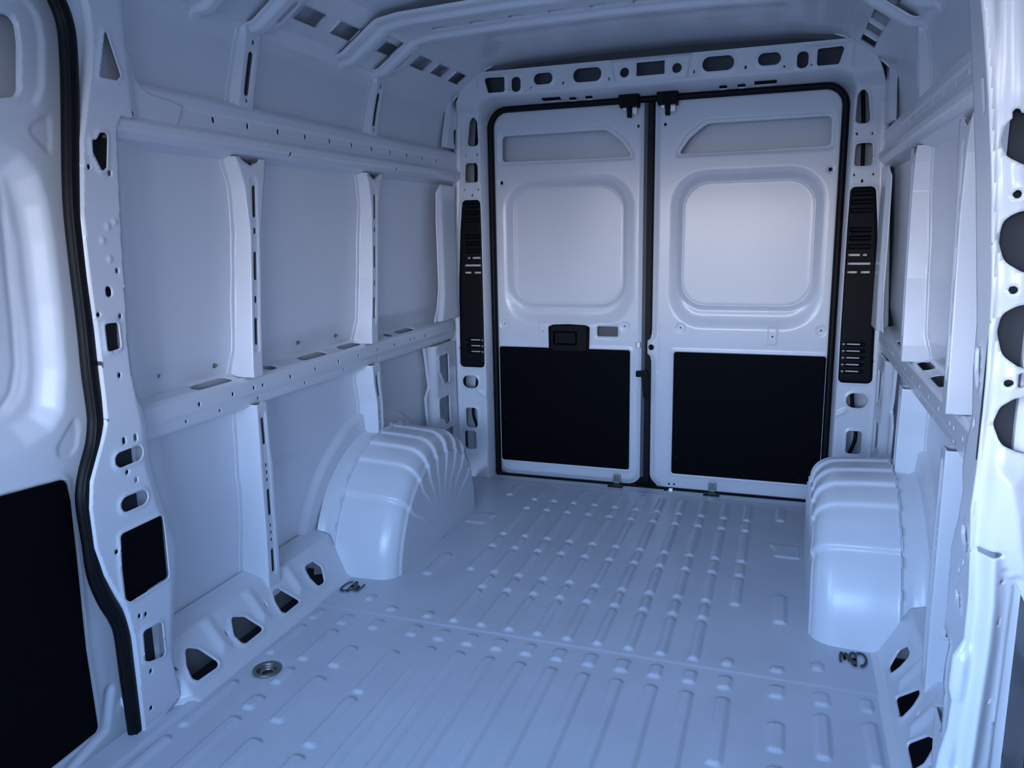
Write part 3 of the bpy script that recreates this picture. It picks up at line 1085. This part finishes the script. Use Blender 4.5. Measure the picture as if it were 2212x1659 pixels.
# ================================================================== VENTS
def vent(side, wd):
    V = [(side * x, z) for x, z in VENT]
    hl = []

    def row(z, segs, h=0.010):
        for a, b in segs:
            hl.append(rr(side * (a + b) / 2, z, b - a, h, 0.002))
    feats_ = []
    lo, hi = 0.835, 0.94
    for z in (1.385, 1.35, 1.315, 1.235, 1.20, 1.165):
        feats_.append((rr(side * 0.885, z, 0.085, 0.018, 0.003), -0.010, 0.003))
    row(1.13, [(0.843, 0.890), (0.898, 0.916)])
    row(1.093, [(0.843, 0.932)])
    row(1.057, [(0.843, 0.882), (0.895, 0.932)])
    for z in (0.745, 0.715, 0.685, 0.655, 0.625):
        if side < 0 and z in (0.745, 0.625):
            continue
        row(z, [(0.842, 0.854)])
        feats_.append((rr(side * 0.895, z, 0.08, 0.014, 0.003), -0.008, 0.003))
        row(z, [(0.860, 0.915)], 0.007)
    o = panel('vent_panel', plane_y(-0.088), min(p[0] for p in V) - .01, max(p[0] for p in V) + .01, 0.565, 1.42, 0.003,
              outline=poly([(x * 1.0, z) for x, z in V], 0.020), holes=hl, feats=feats_ + [(poly(V, 0.02), 0.004, 0.012)], m='plastic', flange=0.012)
    tag(o, 'tall black slotted vent panel on the %s rear pillar' % wd, 'vent', 'rear pillar vents')
    box('duct', (side * 0.89 - 0.065, -0.066, 0.60), (side * 0.89 + 0.065, -0.062, 1.40), 'paint', o, 0)


vent(-1, 'left')
vent(1, 'right')


# ================================================================== REAR DOORS
def door(side, nm):
    d = empty(nm)
    tag(d, kind='structure')
    if side < 0:
        ol = [(-0.815, -0.012), (-0.045, -0.012), (-0.045, 1.850), (-0.815, 1.850)]
        outline = poly(ol, [0.07, 0.07, 0.02, 0.09])
    else:
        outline = poly([(0.06, -0.035), (0.815, -0.035), (0.815, 1.850), (-0.002, 1.850), (-0.002, 0.785), (-0.004, 0.75), (-0.034, 0.73), (-0.034, 0.655), (-0.004, 0.63), (-0.002, 0.03)],
                       [0.05, 0.05, 0.09, 0.02, 0.01, 0.012, 0.015, 0.015, 0.012, 0.05])
    m_ = side
    xi = 0.105 if side < 0 else 0.085
    up = poly([(m_ * 0.752, 1.593), (m_ * 0.750, 1.714), (m_ * 0.228, 1.714), (m_ * 0.155, 1.655), (m_ * 0.115, 1.60), (m_ * 0.118, 1.590)], [0.018, 0.018, 0.06, 0.05, 0.01, 0.012])
    upo = poly([(m_ * 0.775, 1.570), (m_ * 0.772, 1.735), (m_ * 0.220, 1.738), (m_ * 0.135, 1.675), (m_ * 0.090, 1.60), (m_ * 0.095, 1.570)], [0.03, 0.03, 0.07, 0.06, 0.02, 0.02])
    xo = 0.760
    w1 = poly([(m_ * xo, 0.782), (m_ * xo, 1.520), (m_ * (xi - 0.02), 1.520), (m_ * (xi - 0.02), 0.782)], 0.165)
    w2 = poly([(m_ * 0.738, 0.872), (m_ * 0.738, 1.495), (m_ * (xi + 0.020), 1.495), (m_ * (xi + 0.020), 0.872)], 0.135)
    gro = arc_corners([(m_ * 0.706, 0.895), (m_ * 0.706, 1.462), (m_ * (xi + 0.045), 1.462), (m_ * (xi + 0.045), 0.895)], 0.115)
    gro = list(gro) + [gro[0]]
    pn = poly([(m_ * 0.790, 0.062), (m_ * 0.790, 0.678), (m_ * 0.102, 0.678), (m_ * 0.102, 0.062)], 0.012)
    fts = [(upo, -0.005, 0.014), (w1, -0.020, 0.075), (w2, -0.012, 0.028),
           (line(gro, 0.0), -0.0035, 0.0055, 'rim'),
           (pn, -0.006, 0.006), (pn, 0.003, 0.010, 'rim')]
    for x, z in ((m_ * 0.758, 0.791), (m_ * 0.134, 0.791)):
        fts.append((circ(x, z, 0.026), -0.003, 0.008))
    fts.append((rr(m_ * 0.551, 0.762, 0.044, 0.085, 0.006), 0.003, 0.004))
    hl = [up, circ(m_ * 0.758, 0.791, 0.004), circ(m_ * 0.134, 0.791, 0.004), circ(m_ * 0.551, 0.758, 0.004), rr(m_ * 0.757, 1.493, 0.016, 0.016, 0.003)]
    fts.append((circ(m_ * 0.757, 1.493, 0.020), -0.002, 0.006))
    if side < 0:
        hw = rr(-0.2195, 0.764, 0.104, 0.050, 0.008)
        hl.append(hw)
        fts.append((hw, -0.004, 0.008, 'rim'))
        hl += [rr(-0.066, 0.700, 0.024, 0.030, 0.004), rr(-0.078, 1.722, 0.012, 0.014, 0.003)]
        fts += [(line([(-0.075, 0.76), (-0.085, 0.55), (-0.06, 0.44)], 0.001), -0.002, 0.004, 'rim')]
    else:
        hl += [circ(-0.004, 0.692, 0.0145), rr(0.045, 1.722, 0.012, 0.014, 0.003), circ(0.095, 0.008, 0.006), circ(0.12, 0.008, 0.006)]
        fts += [(line([(0.03, 0.80), (0.03, 0.58)], 0.001), -0.0015, 0.004, 'rim')]
    # rounded long edges
    def dh(U, V):
        return -0.0 * U
    fts.append((outline, 0.012, 0.030))
    sh = panel('door_panel', plane_y(0.010), m_ * 0.41 - 0.45, m_ * 0.41 + 0.45, -0.045, 1.856, 0.0038, outline=outline, holes=hl, feats=fts, flange=0.035, hole_flange=0.012, parent=d)
    # lower black trim board
    t = slab('trim_board', [(m_ * 0.786, 0.066), (m_ * 0.786, 0.674), (m_ * 0.106, 0.674), (m_ * 0.106, 0.066)], -0.006, 0.006, 'trim', d, r=0.012, bevel=0.002)
    t['label'] = 'matt black board on the lower door'
    for fx_, fz in ((0.70, 0.65), (0.45, 0.65), (0.2, 0.65), (0.765, 0.56), (0.128, 0.56), (0.765, 0.30), (0.128, 0.33), (0.128, 0.15), (0.70, 0.085), (0.45, 0.085), (0.2, 0.085), (0.765, 0.13)):
        lathe('fastener', [(0.0002, 0.0022), (0.004, 0.002), (0.007, 0.0)], (m_ * fx_, -0.006, fz), (0, -1, 0), 'plastic', t, 12)
    # outer skin of the door
    box('recess_back', (min(m_ * 0.79, m_ * 0.08), 0.076, 1.55), (max(m_ * 0.79, m_ * 0.08), 0.080, 1.76), 'paint', d, 0)
    box('outer_skin', (min(m_ * 0.82, m_ * 0.0), 0.085, -0.03), (max(m_ * 0.82, m_ * 0.0), 0.09, 1.85), 'outer', d, 0)
    return d


dl = door(-1, 'door_1')
dr = door(1, 'door_2')

# pull handle housing on the left rear door
hd = panel('door_handle', plane_y(-0.018), -0.53, -0.295, 0.655, 0.80, 0.003,
           outline=poly([(-0.515, 0.670), (-0.500, 0.660), (-0.415, 0.655), (-0.325, 0.660), (-0.311, 0.670), (-0.308, 0.785), (-0.330, 0.794), (-0.415, 0.797), (-0.495, 0.794), (-0.517, 0.785)], 0.008),
           feats=[(rr(-0.413, 0.727, 0.215, 0.16, 0.03), 0.010, 0.020), (rr(-0.432, 0.728, 0.120, 0.070, 0.008), -0.020, 0.008), (rr(-0.372, 0.728, 0.008, 0.066, 0.003), -0.006, 0.003)],
           m='plastic', flange=0.02, parent=dl)
hd['label'] = 'black moulded pull handle'
box('dark_opening', (-0.28, 0.03, 0.73), (-0.16, 0.034, 0.80), 'grey', dl, 0)
# central seal and latch bar between the doors
cs = slab('center_seal', [(-0.040, 0.0), (-0.040, 1.84), (-0.006, 1.84), (-0.006, 0.0)], 0.006, 0.03, 'rubber', dr, bevel=0.006, segs=3)
ce = slab('edge_flange', [(-0.052, 0.03), (-0.052, 1.83), (-0.034, 1.83), (-0.034, 0.03)], 0.004, 0.03, 'outer', dl, bevel=0.003)
slab('latch_block', [(-0.075, 0.545), (-0.075, 0.575), (-0.045, 0.575), (-0.020, 0.58), (-0.012, 0.56), (-0.012, 0.44), (-0.03, 0.43), (-0.038, 0.45), (-0.045, 0.545)], -0.014, 0.01, 'plastic', dl, r=0.004)
box('latch_striker', (-0.078, 0.004, 0.685), (-0.056, 0.012, 0.715), 'bolt', dl, 0.003)

# catches at the top of the doors
for xc, par in ((-0.114, dl), (0.059, dr)):
    k = slab('top_catch', [(xc - 0.048, 1.856), (xc - 0.042, 1.800), (xc + 0.044, 1.800), (xc + 0.047, 1.856)], -0.060, 0.0, 'plastic', par, r=0.004, bevel=0.004)
    box('catch_tongue', (xc - 0.010, -0.045, 1.757), (xc + 0.010, -0.02, 1.805), 'plastic', k, 0.003)
    sg_ = 1
    slab('catch_plate', [(xc + 0.012, 1.772), (xc + 0.034, 1.772), (xc + 0.034, 1.805), (xc + 0.012, 1.805)], -0.034, -0.030, 'metal', k, r=0.003, bevel=0.001)
    slab('catch_plate', [(xc - 0.032, 1.792), (xc - 0.013, 1.782), (xc - 0.012, 1.805), (xc - 0.032, 1.805)], -0.040, -0.030, 'metal', k, r=0.002, bevel=0.002)
# stops at the foot of the doors
for xc, par in ((-0.165, dl), (0.305, dr)):
    k = box('bottom_stop', (xc - 0.038, -0.065, -0.030), (xc + 0.038, -0.012, -0.008), 'rubber', par, 0.004)
    pl = panel('stop_plate', plane_y(-0.018), xc - 0.020, xc + 0.020, -0.010, 0.050, 0.002, outline=poly([(xc - 0.018, -0.01), (xc + 0.018, -0.01), (xc + 0.018, 0.045), (xc - 0.018, 0.045)], 0.012),
               holes=[rr(xc - 0.006, 0.018, 0.004, 0.035, 0.002), rr(xc + 0.006, 0.018, 0.004, 0.035, 0.002)], m='bolt', flange=0.003, parent=k)
k = box('bottom_latch', (0.075, -0.050, -0.045), (0.094, -0.012, -0.012), 'rubber', dr, 0.006)
box('latch_plate', (0.098, -0.030, -0.030), (0.118, -0.022, -0.005), 'metal', k, 0.002)
box('latch_plate', (0.128, -0.030, -0.045), (0.150, -0.022, -0.022), 'metal', k, 0.002)

# ================================================================== DOOR SEALS
sp = arc_corners([(-0.803, -0.02), (-0.803, 1.836), (0.803, 1.836), (0.803, -0.02)], [0.02, 0.085, 0.085, 0.02])
sp = resample([(x, -0.012, z) for x, z in sp], 0.012, closed=True)
o = sweep('door_seal', sp, ell(0.015, 0.018, 12), (0, -1, 0), 'rubber', closed=True)
tag(o, 'black rubber seal around the rear door opening', 'seal', 'door seals')
# dark weather strip behind the gaps of the doors
slab('gap_strip', [(-0.10, -0.02), (-0.10, 0.06), (-0.05, 0.10), (-0.05, 1.83), (0.01, 1.83), (0.01, 0.10), (0.09, 0.05), (0.09, -0.05), (-0.02, -0.04)], 0.032, 0.04, 'rubber', o, bevel=0)

# ================================================================== LEFT SIDE DOOR PILLAR
pilL = [(-2.269,1.843),(-2.249,1.810),(-2.244,1.753),(-2.247,1.703),(-2.262,1.631),(-2.305,1.484),(-2.331,1.309),(-2.334,1.161),(-2.331,1.042),(-2.333,0.886),(-2.337,0.824),(-2.357,0.778),(-2.398,0.698),(-2.410,0.633),(-2.410,0.534),(-2.392,0.455),(-2.347,0.344),(-2.335,0.258),(-2.336,0.142),(-2.340,-0.030)]
pilR = [(-2.206,0.021),(-2.217,0.112),(-2.206,0.216),(-2.169,0.293),(-2.131,0.371),(-2.124,0.423),(-2.157,0.530),(-2.197,0.634),(-2.204,0.686),(-2.192,0.745),(-2.197,0.802),(-2.234,0.859),(-2.246,0.903),(-2.248,1.008),(-2.239,1.121),(-2.228,1.277),(-2.211,1.461),(-2.205,1.520),(-2.187,1.549),(-2.088,1.548),(-1.983,1.551),(-1.953,1.604),(-2.016,1.614),(-2.063,1.616),(-2.092,1.627),(-2.107,1.644),(-2.113,1.667),(-2.116,1.698),(-2.146,1.703),(-2.139,1.819),(-2.138,1.880)]
pl_out = poly(pilL + pilR)
ph = [poly([(-2.209,1.742),(-2.177,1.640),(-2.191,1.628),(-2.242,1.627)], 0.004), poly([(-2.283,1.489),(-2.275,1.482),(-2.259,1.503),(-2.239,1.503),(-2.238,1.495),(-2.251,1.424),(-2.266,1.414),(-2.287,1.457)], 0.006),
      poly([(-2.312,1.062),(-2.272,1.061),(-2.272,0.998),(-2.313,0.994)], 0.008), cap(*[(-2.311,0.727),(-2.262,0.729)], 0.0195), cap(*[(-2.310,0.612),(-2.263,0.612)], 0.0195)]
p_blk = poly([(-2.342,0.544),(-2.207,0.545),(-2.200,0.535),(-2.204,0.366),(-2.337,0.361),(-2.351,0.375),(-2.350,0.442),(-2.350,0.460)], 0.012)
p_low = poly([(-2.310,0.267),(-2.246,0.261),(-2.247,0.162),(-2.296,0.174),(-2.315,0.184)], 0.010)
ph += [p_blk, p_low]
pf = [(h_, 0.004, 0.007, 'rim') for h_ in ph]
for (y, z) in [(-2.254,1.184),(-2.323,1.085),(-2.261,1.075),(-2.299,1.423),(-2.242,1.412),(-2.284,0.933),(-2.296,0.690),(-2.271,0.662),(-2.357,0.504),(-2.312,0.310),(-2.292,0.305),(-2.298,0.146),(-2.311,0.047),(-2.146,1.559)]:
    ph.append(rr(y, z, 0.010, 0.012, 0.003))
for (y, z) in [(-2.286,1.136)]:
    ph.append(rr(y, z, 0.018, 0.026, 0.009))
for (y, z) in [(-2.294,0.770),(-2.258,0.769),(-2.157,0.402)]:
    ph.append(rr(y, z, 0.011, 0.018, 0.004))
for (y, z) in [(-2.267,1.288),(-2.272,1.212),(-2.286,1.256),(-2.245,1.298)]:
    pf.append((circ(y, z, 0.010), 0.003, 0.006))


def pil_x(u, v):
    # the web that runs back to the wall skin falls away towards the skin
    e = np.interp(v, [0.0, 0.16, 0.42, 0.69, 0.80, 0.87, 1.05, 1.28, 1.50, 1.60, 1.9], [-2.215, -2.235, -2.19, -2.245, -2.24, -2.25, -2.24, -2.20, -2.19, -1.80, -1.70])
    return 0.930 + 0.018 * smooth((v - 1.5) / 0.05) * smooth((u + 2.16) / 0.05) + 0.055 * smooth((u - e) / 0.10)


pil = panel('door_pillar', plane_x(pil_x, -1), -2.46, -1.88, -0.05, 2.0, 0.0045, outline=pl_out, holes=ph, feats=pf, flange=0.045, hole_flange=0.003)
tag(pil, 'pierced white steel pillar between the sliding side door and the left wall', 'pillar')
t = slab('trim_cover', [(-2.342,0.544),(-2.207,0.545),(-2.200,0.535),(-2.204,0.366),(-2.337,0.361),(-2.351,0.375),(-2.350,0.442),(-2.350,0.460)], -0.942, -0.934, 'trim', pil, axis='X', r=0.010, bevel=0.002)
slab('pillar_hole_shade', [(y + 0.012, z) for y, z in pilL] + [(-2.25, 0.0), (-2.245, 0.9), (-2.238, 1.15), (-2.22, 1.40), (-2.19, 1.55), (-2.15, 1.9)], -0.966, -0.962, 'hole_shade', pil, axis='X', bevel=0)  # dark sheet that gives the pillar holes their shade

seal_px = [(-2.330,1.839),(-2.320,1.804),(-2.308,1.779),(-2.295,1.744),(-2.292,1.696),(-2.303,1.586),(-2.331,1.381),(-2.339,1.257),(-2.341,1.064),(-2.345,0.955),(-2.344,0.864),(-2.347,0.825),(-2.360,0.777),(-2.385,0.726),(-2.400,0.685),(-2.407,0.641),(-2.405,0.549),(-2.403,0.463),(-2.384,0.387),(-2.361,0.330),(-2.350,0.279),(-2.349,0.162),(-2.346,-0.008),(-2.345,-0.048)]
spth = catmull([(-0.955, y, z) for y, z in seal_px], 5)
o = sweep('door_seal', spth, ell(0.0215, 0.016, 14), (1, 0, 0), 'rubber')
tag(o, 'thick black rubber seal along the sliding side door opening', 'seal', 'door seals')
sweep('seal_lip', spth + np.array([0.010, -0.010, 0]), ell(0.005, 0.008, 8), (1, 0, 0), 'rubber', o)

# ================================================================== SLIDING SIDE DOOR
sd = empty('door_3')
tag(sd, kind='structure')
w1 = poly([(-3.25, 1.478)] + [(-2.455,1.468),(-2.409,1.453),(-2.370,1.411),(-2.355,1.341),(-2.352,1.258),(-2.355,1.109),(-2.366,0.957),(-2.388,0.860),(-2.426,0.819),(-2.494,0.799),(-2.561,0.797)] + [(-3.25, 0.77)], 0.03)
w2 = poly([(-3.25, 1.40)] + [(-2.463,1.413),(-2.445,1.383),(-2.436,1.329),(-2.420,1.259),(-2.427,1.157),(-2.426,1.053),(-2.435,0.969),(-2.454,0.908),(-2.500,0.870),(-2.550,0.862)] + [(-3.25, 0.85)], 0.03)
gl = [(-2.461,1.425),(-2.444,1.402),(-2.440,1.339),(-2.449,1.220),(-2.456,1.077),(-2.464,0.984),(-2.484,0.925),(-2.513,0.894),(-2.547,0.882)]
uh = poly([(-2.75, 1.72)] + [(-2.413,1.734),(-2.380,1.738),(-2.368,1.722),(-2.368,1.685),(-2.384,1.582),(-2.394,1.568),(-2.441,1.557)] + [(-2.75, 1.56)], 0.015)
uo = poly([(-2.9, 1.80)] + [(-2.406,1.777),(-2.341,1.780),(-2.314,1.749),(-2.311,1.696),(-2.327,1.595),(-2.352,1.550),(-2.445,1.528)] + [(-2.9, 1.50)], 0.03)
sdp = poly([(-3.3, 0.72)] + [(-2.573,0.719),(-2.420,0.707),(-2.410,0.696),(-2.407,0.651),(-2.409,0.507),(-2.419,0.267),(-2.415,0.043),(-2.423,0.033),(-2.562,0.025)] + [(-2.62, 0.02), (-3.3, 0.02)], 0.012)
sdo = poly([(-3.3, 1.83), (-2.45, 1.83)] + [(-2.267,1.794),(-2.246,1.710),(-2.258,1.596),(-2.285,1.385),(-2.292,1.257),(-2.296,1.058),(-2.300,0.945),(-2.301,0.829),(-2.336,0.720),(-2.359,0.644),(-2.360,0.526),(-2.357,0.436),(-2.337,0.357),(-2.314,0.299),(-2.303,0.247),(-2.303,0.126),(-2.298,-0.050),(-2.303,-0.127)] + [(-3.3, -0.04)], 0.02)
tr1 = poly([(-2.320,1.547),(-2.333,1.444),(-2.356,1.463),(-2.384,1.492),(-2.381,1.510)], 0.01)
tr2 = poly([(-2.357,0.853),(-2.355,0.807),(-2.366,0.769),(-2.386,0.752),(-2.423,0.757),(-2.423,0.785)], 0.01)
panel('door_panel', plane_x(1.0, -1), -3.3, -2.26, -0.05, 1.84, 0.0055, outline=sdo, holes=[uh], hole_flange=0.015,
      feats=[(w1, -0.036, 0.060), (w2, -0.004, 0.02), (line(gl, 0), -0.0035, 0.006, 'rim'), (uo, -0.006, 0.014), (sdp, -0.008, 0.006), (sdp, 0.004, 0.012, 'rim'),
             (tr1, -0.003, 0.006), (tr2, -0.003, 0.006), (line([(-3.3, -0.01), (-2.52, -0.01), (-2.40, 0.03), (-2.37, 0.12)], 0.02), -0.012, 0.02)], flange=0.03, parent=sd)
t = slab('trim_board', [(-3.28, 0.715)] + [(-2.575,0.716),(-2.425,0.705),(-2.417,0.693),(-2.413,0.651),(-2.417,0.511),(-2.426,0.272),(-2.423,0.053),(-2.432,0.043),(-2.565,0.036)] + [(-2.62, 0.025), (-3.28, 0.025)], -0.998, -0.990, 'trim', sd, axis='X', r=0.010, bevel=0.002)
t['label'] = 'matt black board on the lower sliding door'
box('outer_skin', (-1.10, -3.4, -0.05), (-1.09, -2.3, 1.85), 'outer', sd, 0)
box('recess_back', (-1.072, -3.3, 1.5), (-1.068, -2.31, 1.78), 'paint', sd, 0)

# ================================================================== RIGHT PILLAR BY THE CAMERA
# inner face, seen at a glancing angle
rpL = [(-1.725,1.776),(-1.834,1.607),(-1.922,1.462),(-1.996,1.327),(-2.112,1.076),(-2.118,0.992),(-2.146,0.911),(-2.121,0.852),(-2.110,0.803),(-2.132,0.765),(-2.117,0.704),(-2.083,0.633),(-2.093,0.520),(-2.084,0.394),(-2.075,0.262),(-2.090,0.165),(-2.114,0.096)]
rpo = poly([(-2.42, 2.0)] + rpL + [(-2.42, -0.05)])
rh = [poly([(-2.137,1.036),(-2.159,1.042),(-2.176,1.035),(-2.190,0.970),(-2.168,0.971),(-2.146,0.997)], 0.004), poly([(-2.170,0.715),(-2.197,0.716),(-2.217,0.697),(-2.220,0.674),(-2.186,0.680),(-2.167,0.695)], 0.008),
      poly([(-2.169,0.590),(-2.201,0.582),(-2.219,0.552),(-2.191,0.559),(-2.171,0.567)], 0.008),
      poly([(-2.106,0.474),(-2.162,0.471),(-2.144,0.411),(-2.142,0.377),(-2.162,0.355),(-2.163,0.271),(-2.071,0.280),(-2.058,0.361)], 0.010),
      poly([(-1.954,1.532),(-1.981,1.521),(-2.022,1.450),(-1.997,1.465)], 0.003), rr(*[(-2.164,0.903)][0], 0.010, 0.016, 0.003),
      rr(*[(-2.189,0.645)][0], 0.010, 0.012, 0.003), rr(*[(-2.164,0.619)][0], 0.010, 0.012, 0.003)]
rp = panel('door_pillar', plane_x(0.925, 1), -2.44, -1.7, -0.05, 2.0, 0.005, outline=rpo, holes=rh, feats=[(h_, 0.004, 0.008, 'rim') for h_ in rh[:4]], flange=0.03, flip=True)
tag(rp, 'tall pierced white steel pillar at the right edge, nearest the camera', 'pillar')
# face turned towards the cab
rfL = [(0.822,1.588),(0.834,1.517),(0.847,1.433),(0.858,1.353),(0.872,1.207),(0.878,1.115),(0.881,0.978),(0.880,0.885),(0.877,0.826),(0.882,0.760),(0.886,0.682),(0.886,0.609),(0.872,0.579),(0.871,0.524),(0.877,0.500),(0.875,0.450),(0.866,0.399),(0.860,0.334)]
rfR = [(0.935,0.353),(0.938,0.405),(0.938,0.471),(0.940,0.546),(0.941,0.638),(0.942,0.711),(0.943,0.721),(0.967,0.673)]
rol = poly(rfL + rfR + [(1.15, 0.45), (1.15, 2.05), (0.90, 2.05)])
bh = [poly([(0.867,1.368),(0.870,1.394),(0.884,1.404),(0.929,1.406),(0.938,1.325),(0.893,1.336),(0.875,1.347)], 0.022), poly([(0.877,1.233),(0.880,1.262),(0.895,1.273),(0.943,1.274),(0.952,1.178),(0.905,1.189),(0.886,1.202)], 0.022),
      poly([(0.887,1.101),(0.890,1.128),(0.906,1.142),(0.956,1.145),(0.966,1.042),(0.917,1.051),(0.895,1.067)], 0.022), poly([(0.893,0.964),(0.899,0.993),(0.915,1.007),(0.969,1.014),(0.979,0.915),(0.926,0.925),(0.903,0.935)], 0.022)]
bsm = [circ(*[(0.881,1.405)][0], 0.006), circ(*[(0.891,1.296)][0], 0.006), circ(*[(0.899,1.163)][0], 0.006), circ(*[(0.905,1.028)][0], 0.006), rr(*[(0.921,1.033)][0], 0.010, 0.022, 0.002),
       rr(*[(0.905,0.765)][0], 0.030, 0.009, 0.003), rr(*[(0.926,0.653)][0], 0.005, 0.018, 0.002), rr(*[(0.924,0.516)][0], 0.004, 0.012, 0.002), rr(*[(0.923,0.720)][0], 0.004, 0.012, 0.002)]
ribs_ = [(line([(0.848,1.562),(0.861,1.432),(0.884,1.207),(0.891,1.102),(0.892,0.978),(0.888,0.871),(0.890,0.776),(0.898,0.685),(0.898,0.611),(0.895,0.511),(0.889,0.394)], 0.0), -0.012, 0.010, 'rim'),
         (line([(0.908,0.759),(0.912,0.688),(0.911,0.610),(0.908,0.513),(0.905,0.397)], 0.0), 0.008, 0.008, 'rim'),
         (line([(0.927,0.735),(0.931,0.613),(0.927,0.517),(0.923,0.402)], 0.0), -0.008, 0.008, 'rim'),
         (poly([(0.881,0.899),(0.897,0.919),(0.946,0.905),(0.969,0.843),(0.972,0.696),(0.931,0.740),(0.910,0.771),(0.889,0.835)], 0.02), 0.016, 0.05)]
panel('cab_side_face', plane_y(-2.43), 0.70, 1.16, -0.05, 2.05, 0.004, outline=rol, holes=bh + bsm,
      feats=[(rol, 0.012, 0.018)] + [(h_, -0.004, 0.020, 'rim') for h_ in bh] + ribs_, flange=0.012, parent=rp)
box('cab_face_shade', (0.882, -2.405, 0.9), (1.16, -2.395, 1.6), 'hole_shade', rp, 0)  # dark plate added as shade inside the large holes
slab('pillar_hole_shade', [(-2.40, 1.95)] + [(y - 0.02, z) for y, z in rpL[1:-1]] + [(-2.40, 0.0)], 0.950, 0.954, 'hole_shade', rp, axis='X', bevel=0)  # dark sheet standing for shade behind the inner face holes
box('outer_skin', (1.15, -2.45, -0.1), (1.16, -1.9, 2.0), 'outer', rp, 0)

# dark door card seen below, beyond the right pillar
dc = empty('door_card')
tag(dc, 'dark grey cab door lining and cloth at the lower right edge', 'door lining')
slab('lining', [(-2.82, -0.1), (-2.52, -0.1), (-2.56, 0.3), (-2.53, 0.62), (-2.60, 0.80), (-2.82, 0.82)], 1.02, 1.10, 'cloth', dc, axis='X', r=0.04, bevel=0.02, segs=4)
sweep('lining_seal', catmull([(0.985, -2.50, -0.12), (0.99, -2.50, 0.2), (1.0, -2.50, 0.5), (1.02, -2.50, 0.75)], 8), ell(0.02, 0.014, 12), (0, -1, 0), 'grey', dc)

# ================================================================== CAB SHELL (behind the camera, lets daylight in)
cab = empty('wall_front')
tag(cab, kind='structure')
box('dashboard', (-1.1, -5.0, 0.0), (1.1, -4.5, 0.86), 'dash', cab, 0.03)
box('windscreen_header', (-1.15, -5.1, 1.62), (1.15, -4.9, 2.06), 'dash', cab, 0.01)
for s_ in (-1, 1):
    box('windscreen_pillar', (s_ * 1.02 - 0.12, -5.1, 0.9), (s_ * 1.02 + 0.12, -4.55, 2.05), 'dash', cab, 0.01)
    box('cab_door', (s_ * 1.13 - 0.03, -4.7, -0.1), (s_ * 1.13 + 0.03, -3.3 if s_ < 0 else -3.4, 0.95), 'dash', cab, 0.01)
    box('cab_side_header', (s_ * 1.10 - 0.08, -4.9, 1.76), (s_ * 1.10 + 0.08, -2.45, 2.06), 'dash', cab, 0.01)
    box('roof_edge', (s_ * 1.10 - 0.10, -2.5, 1.95), (s_ * 1.10 + 0.10, 0.1, 2.10), 'outer', cab, 0)
box('side_panel', (-1.16, -3.40, 0.0), (-1.08, -3.2, 2.0), 'dash', cab, 0.01)

box('side_panel', (1.115, -3.92, -0.1), (1.165, -2.44, 2.0), 'dash', cab, 0.01)  # unseen panel stretched over the cab window to block light on the pillar
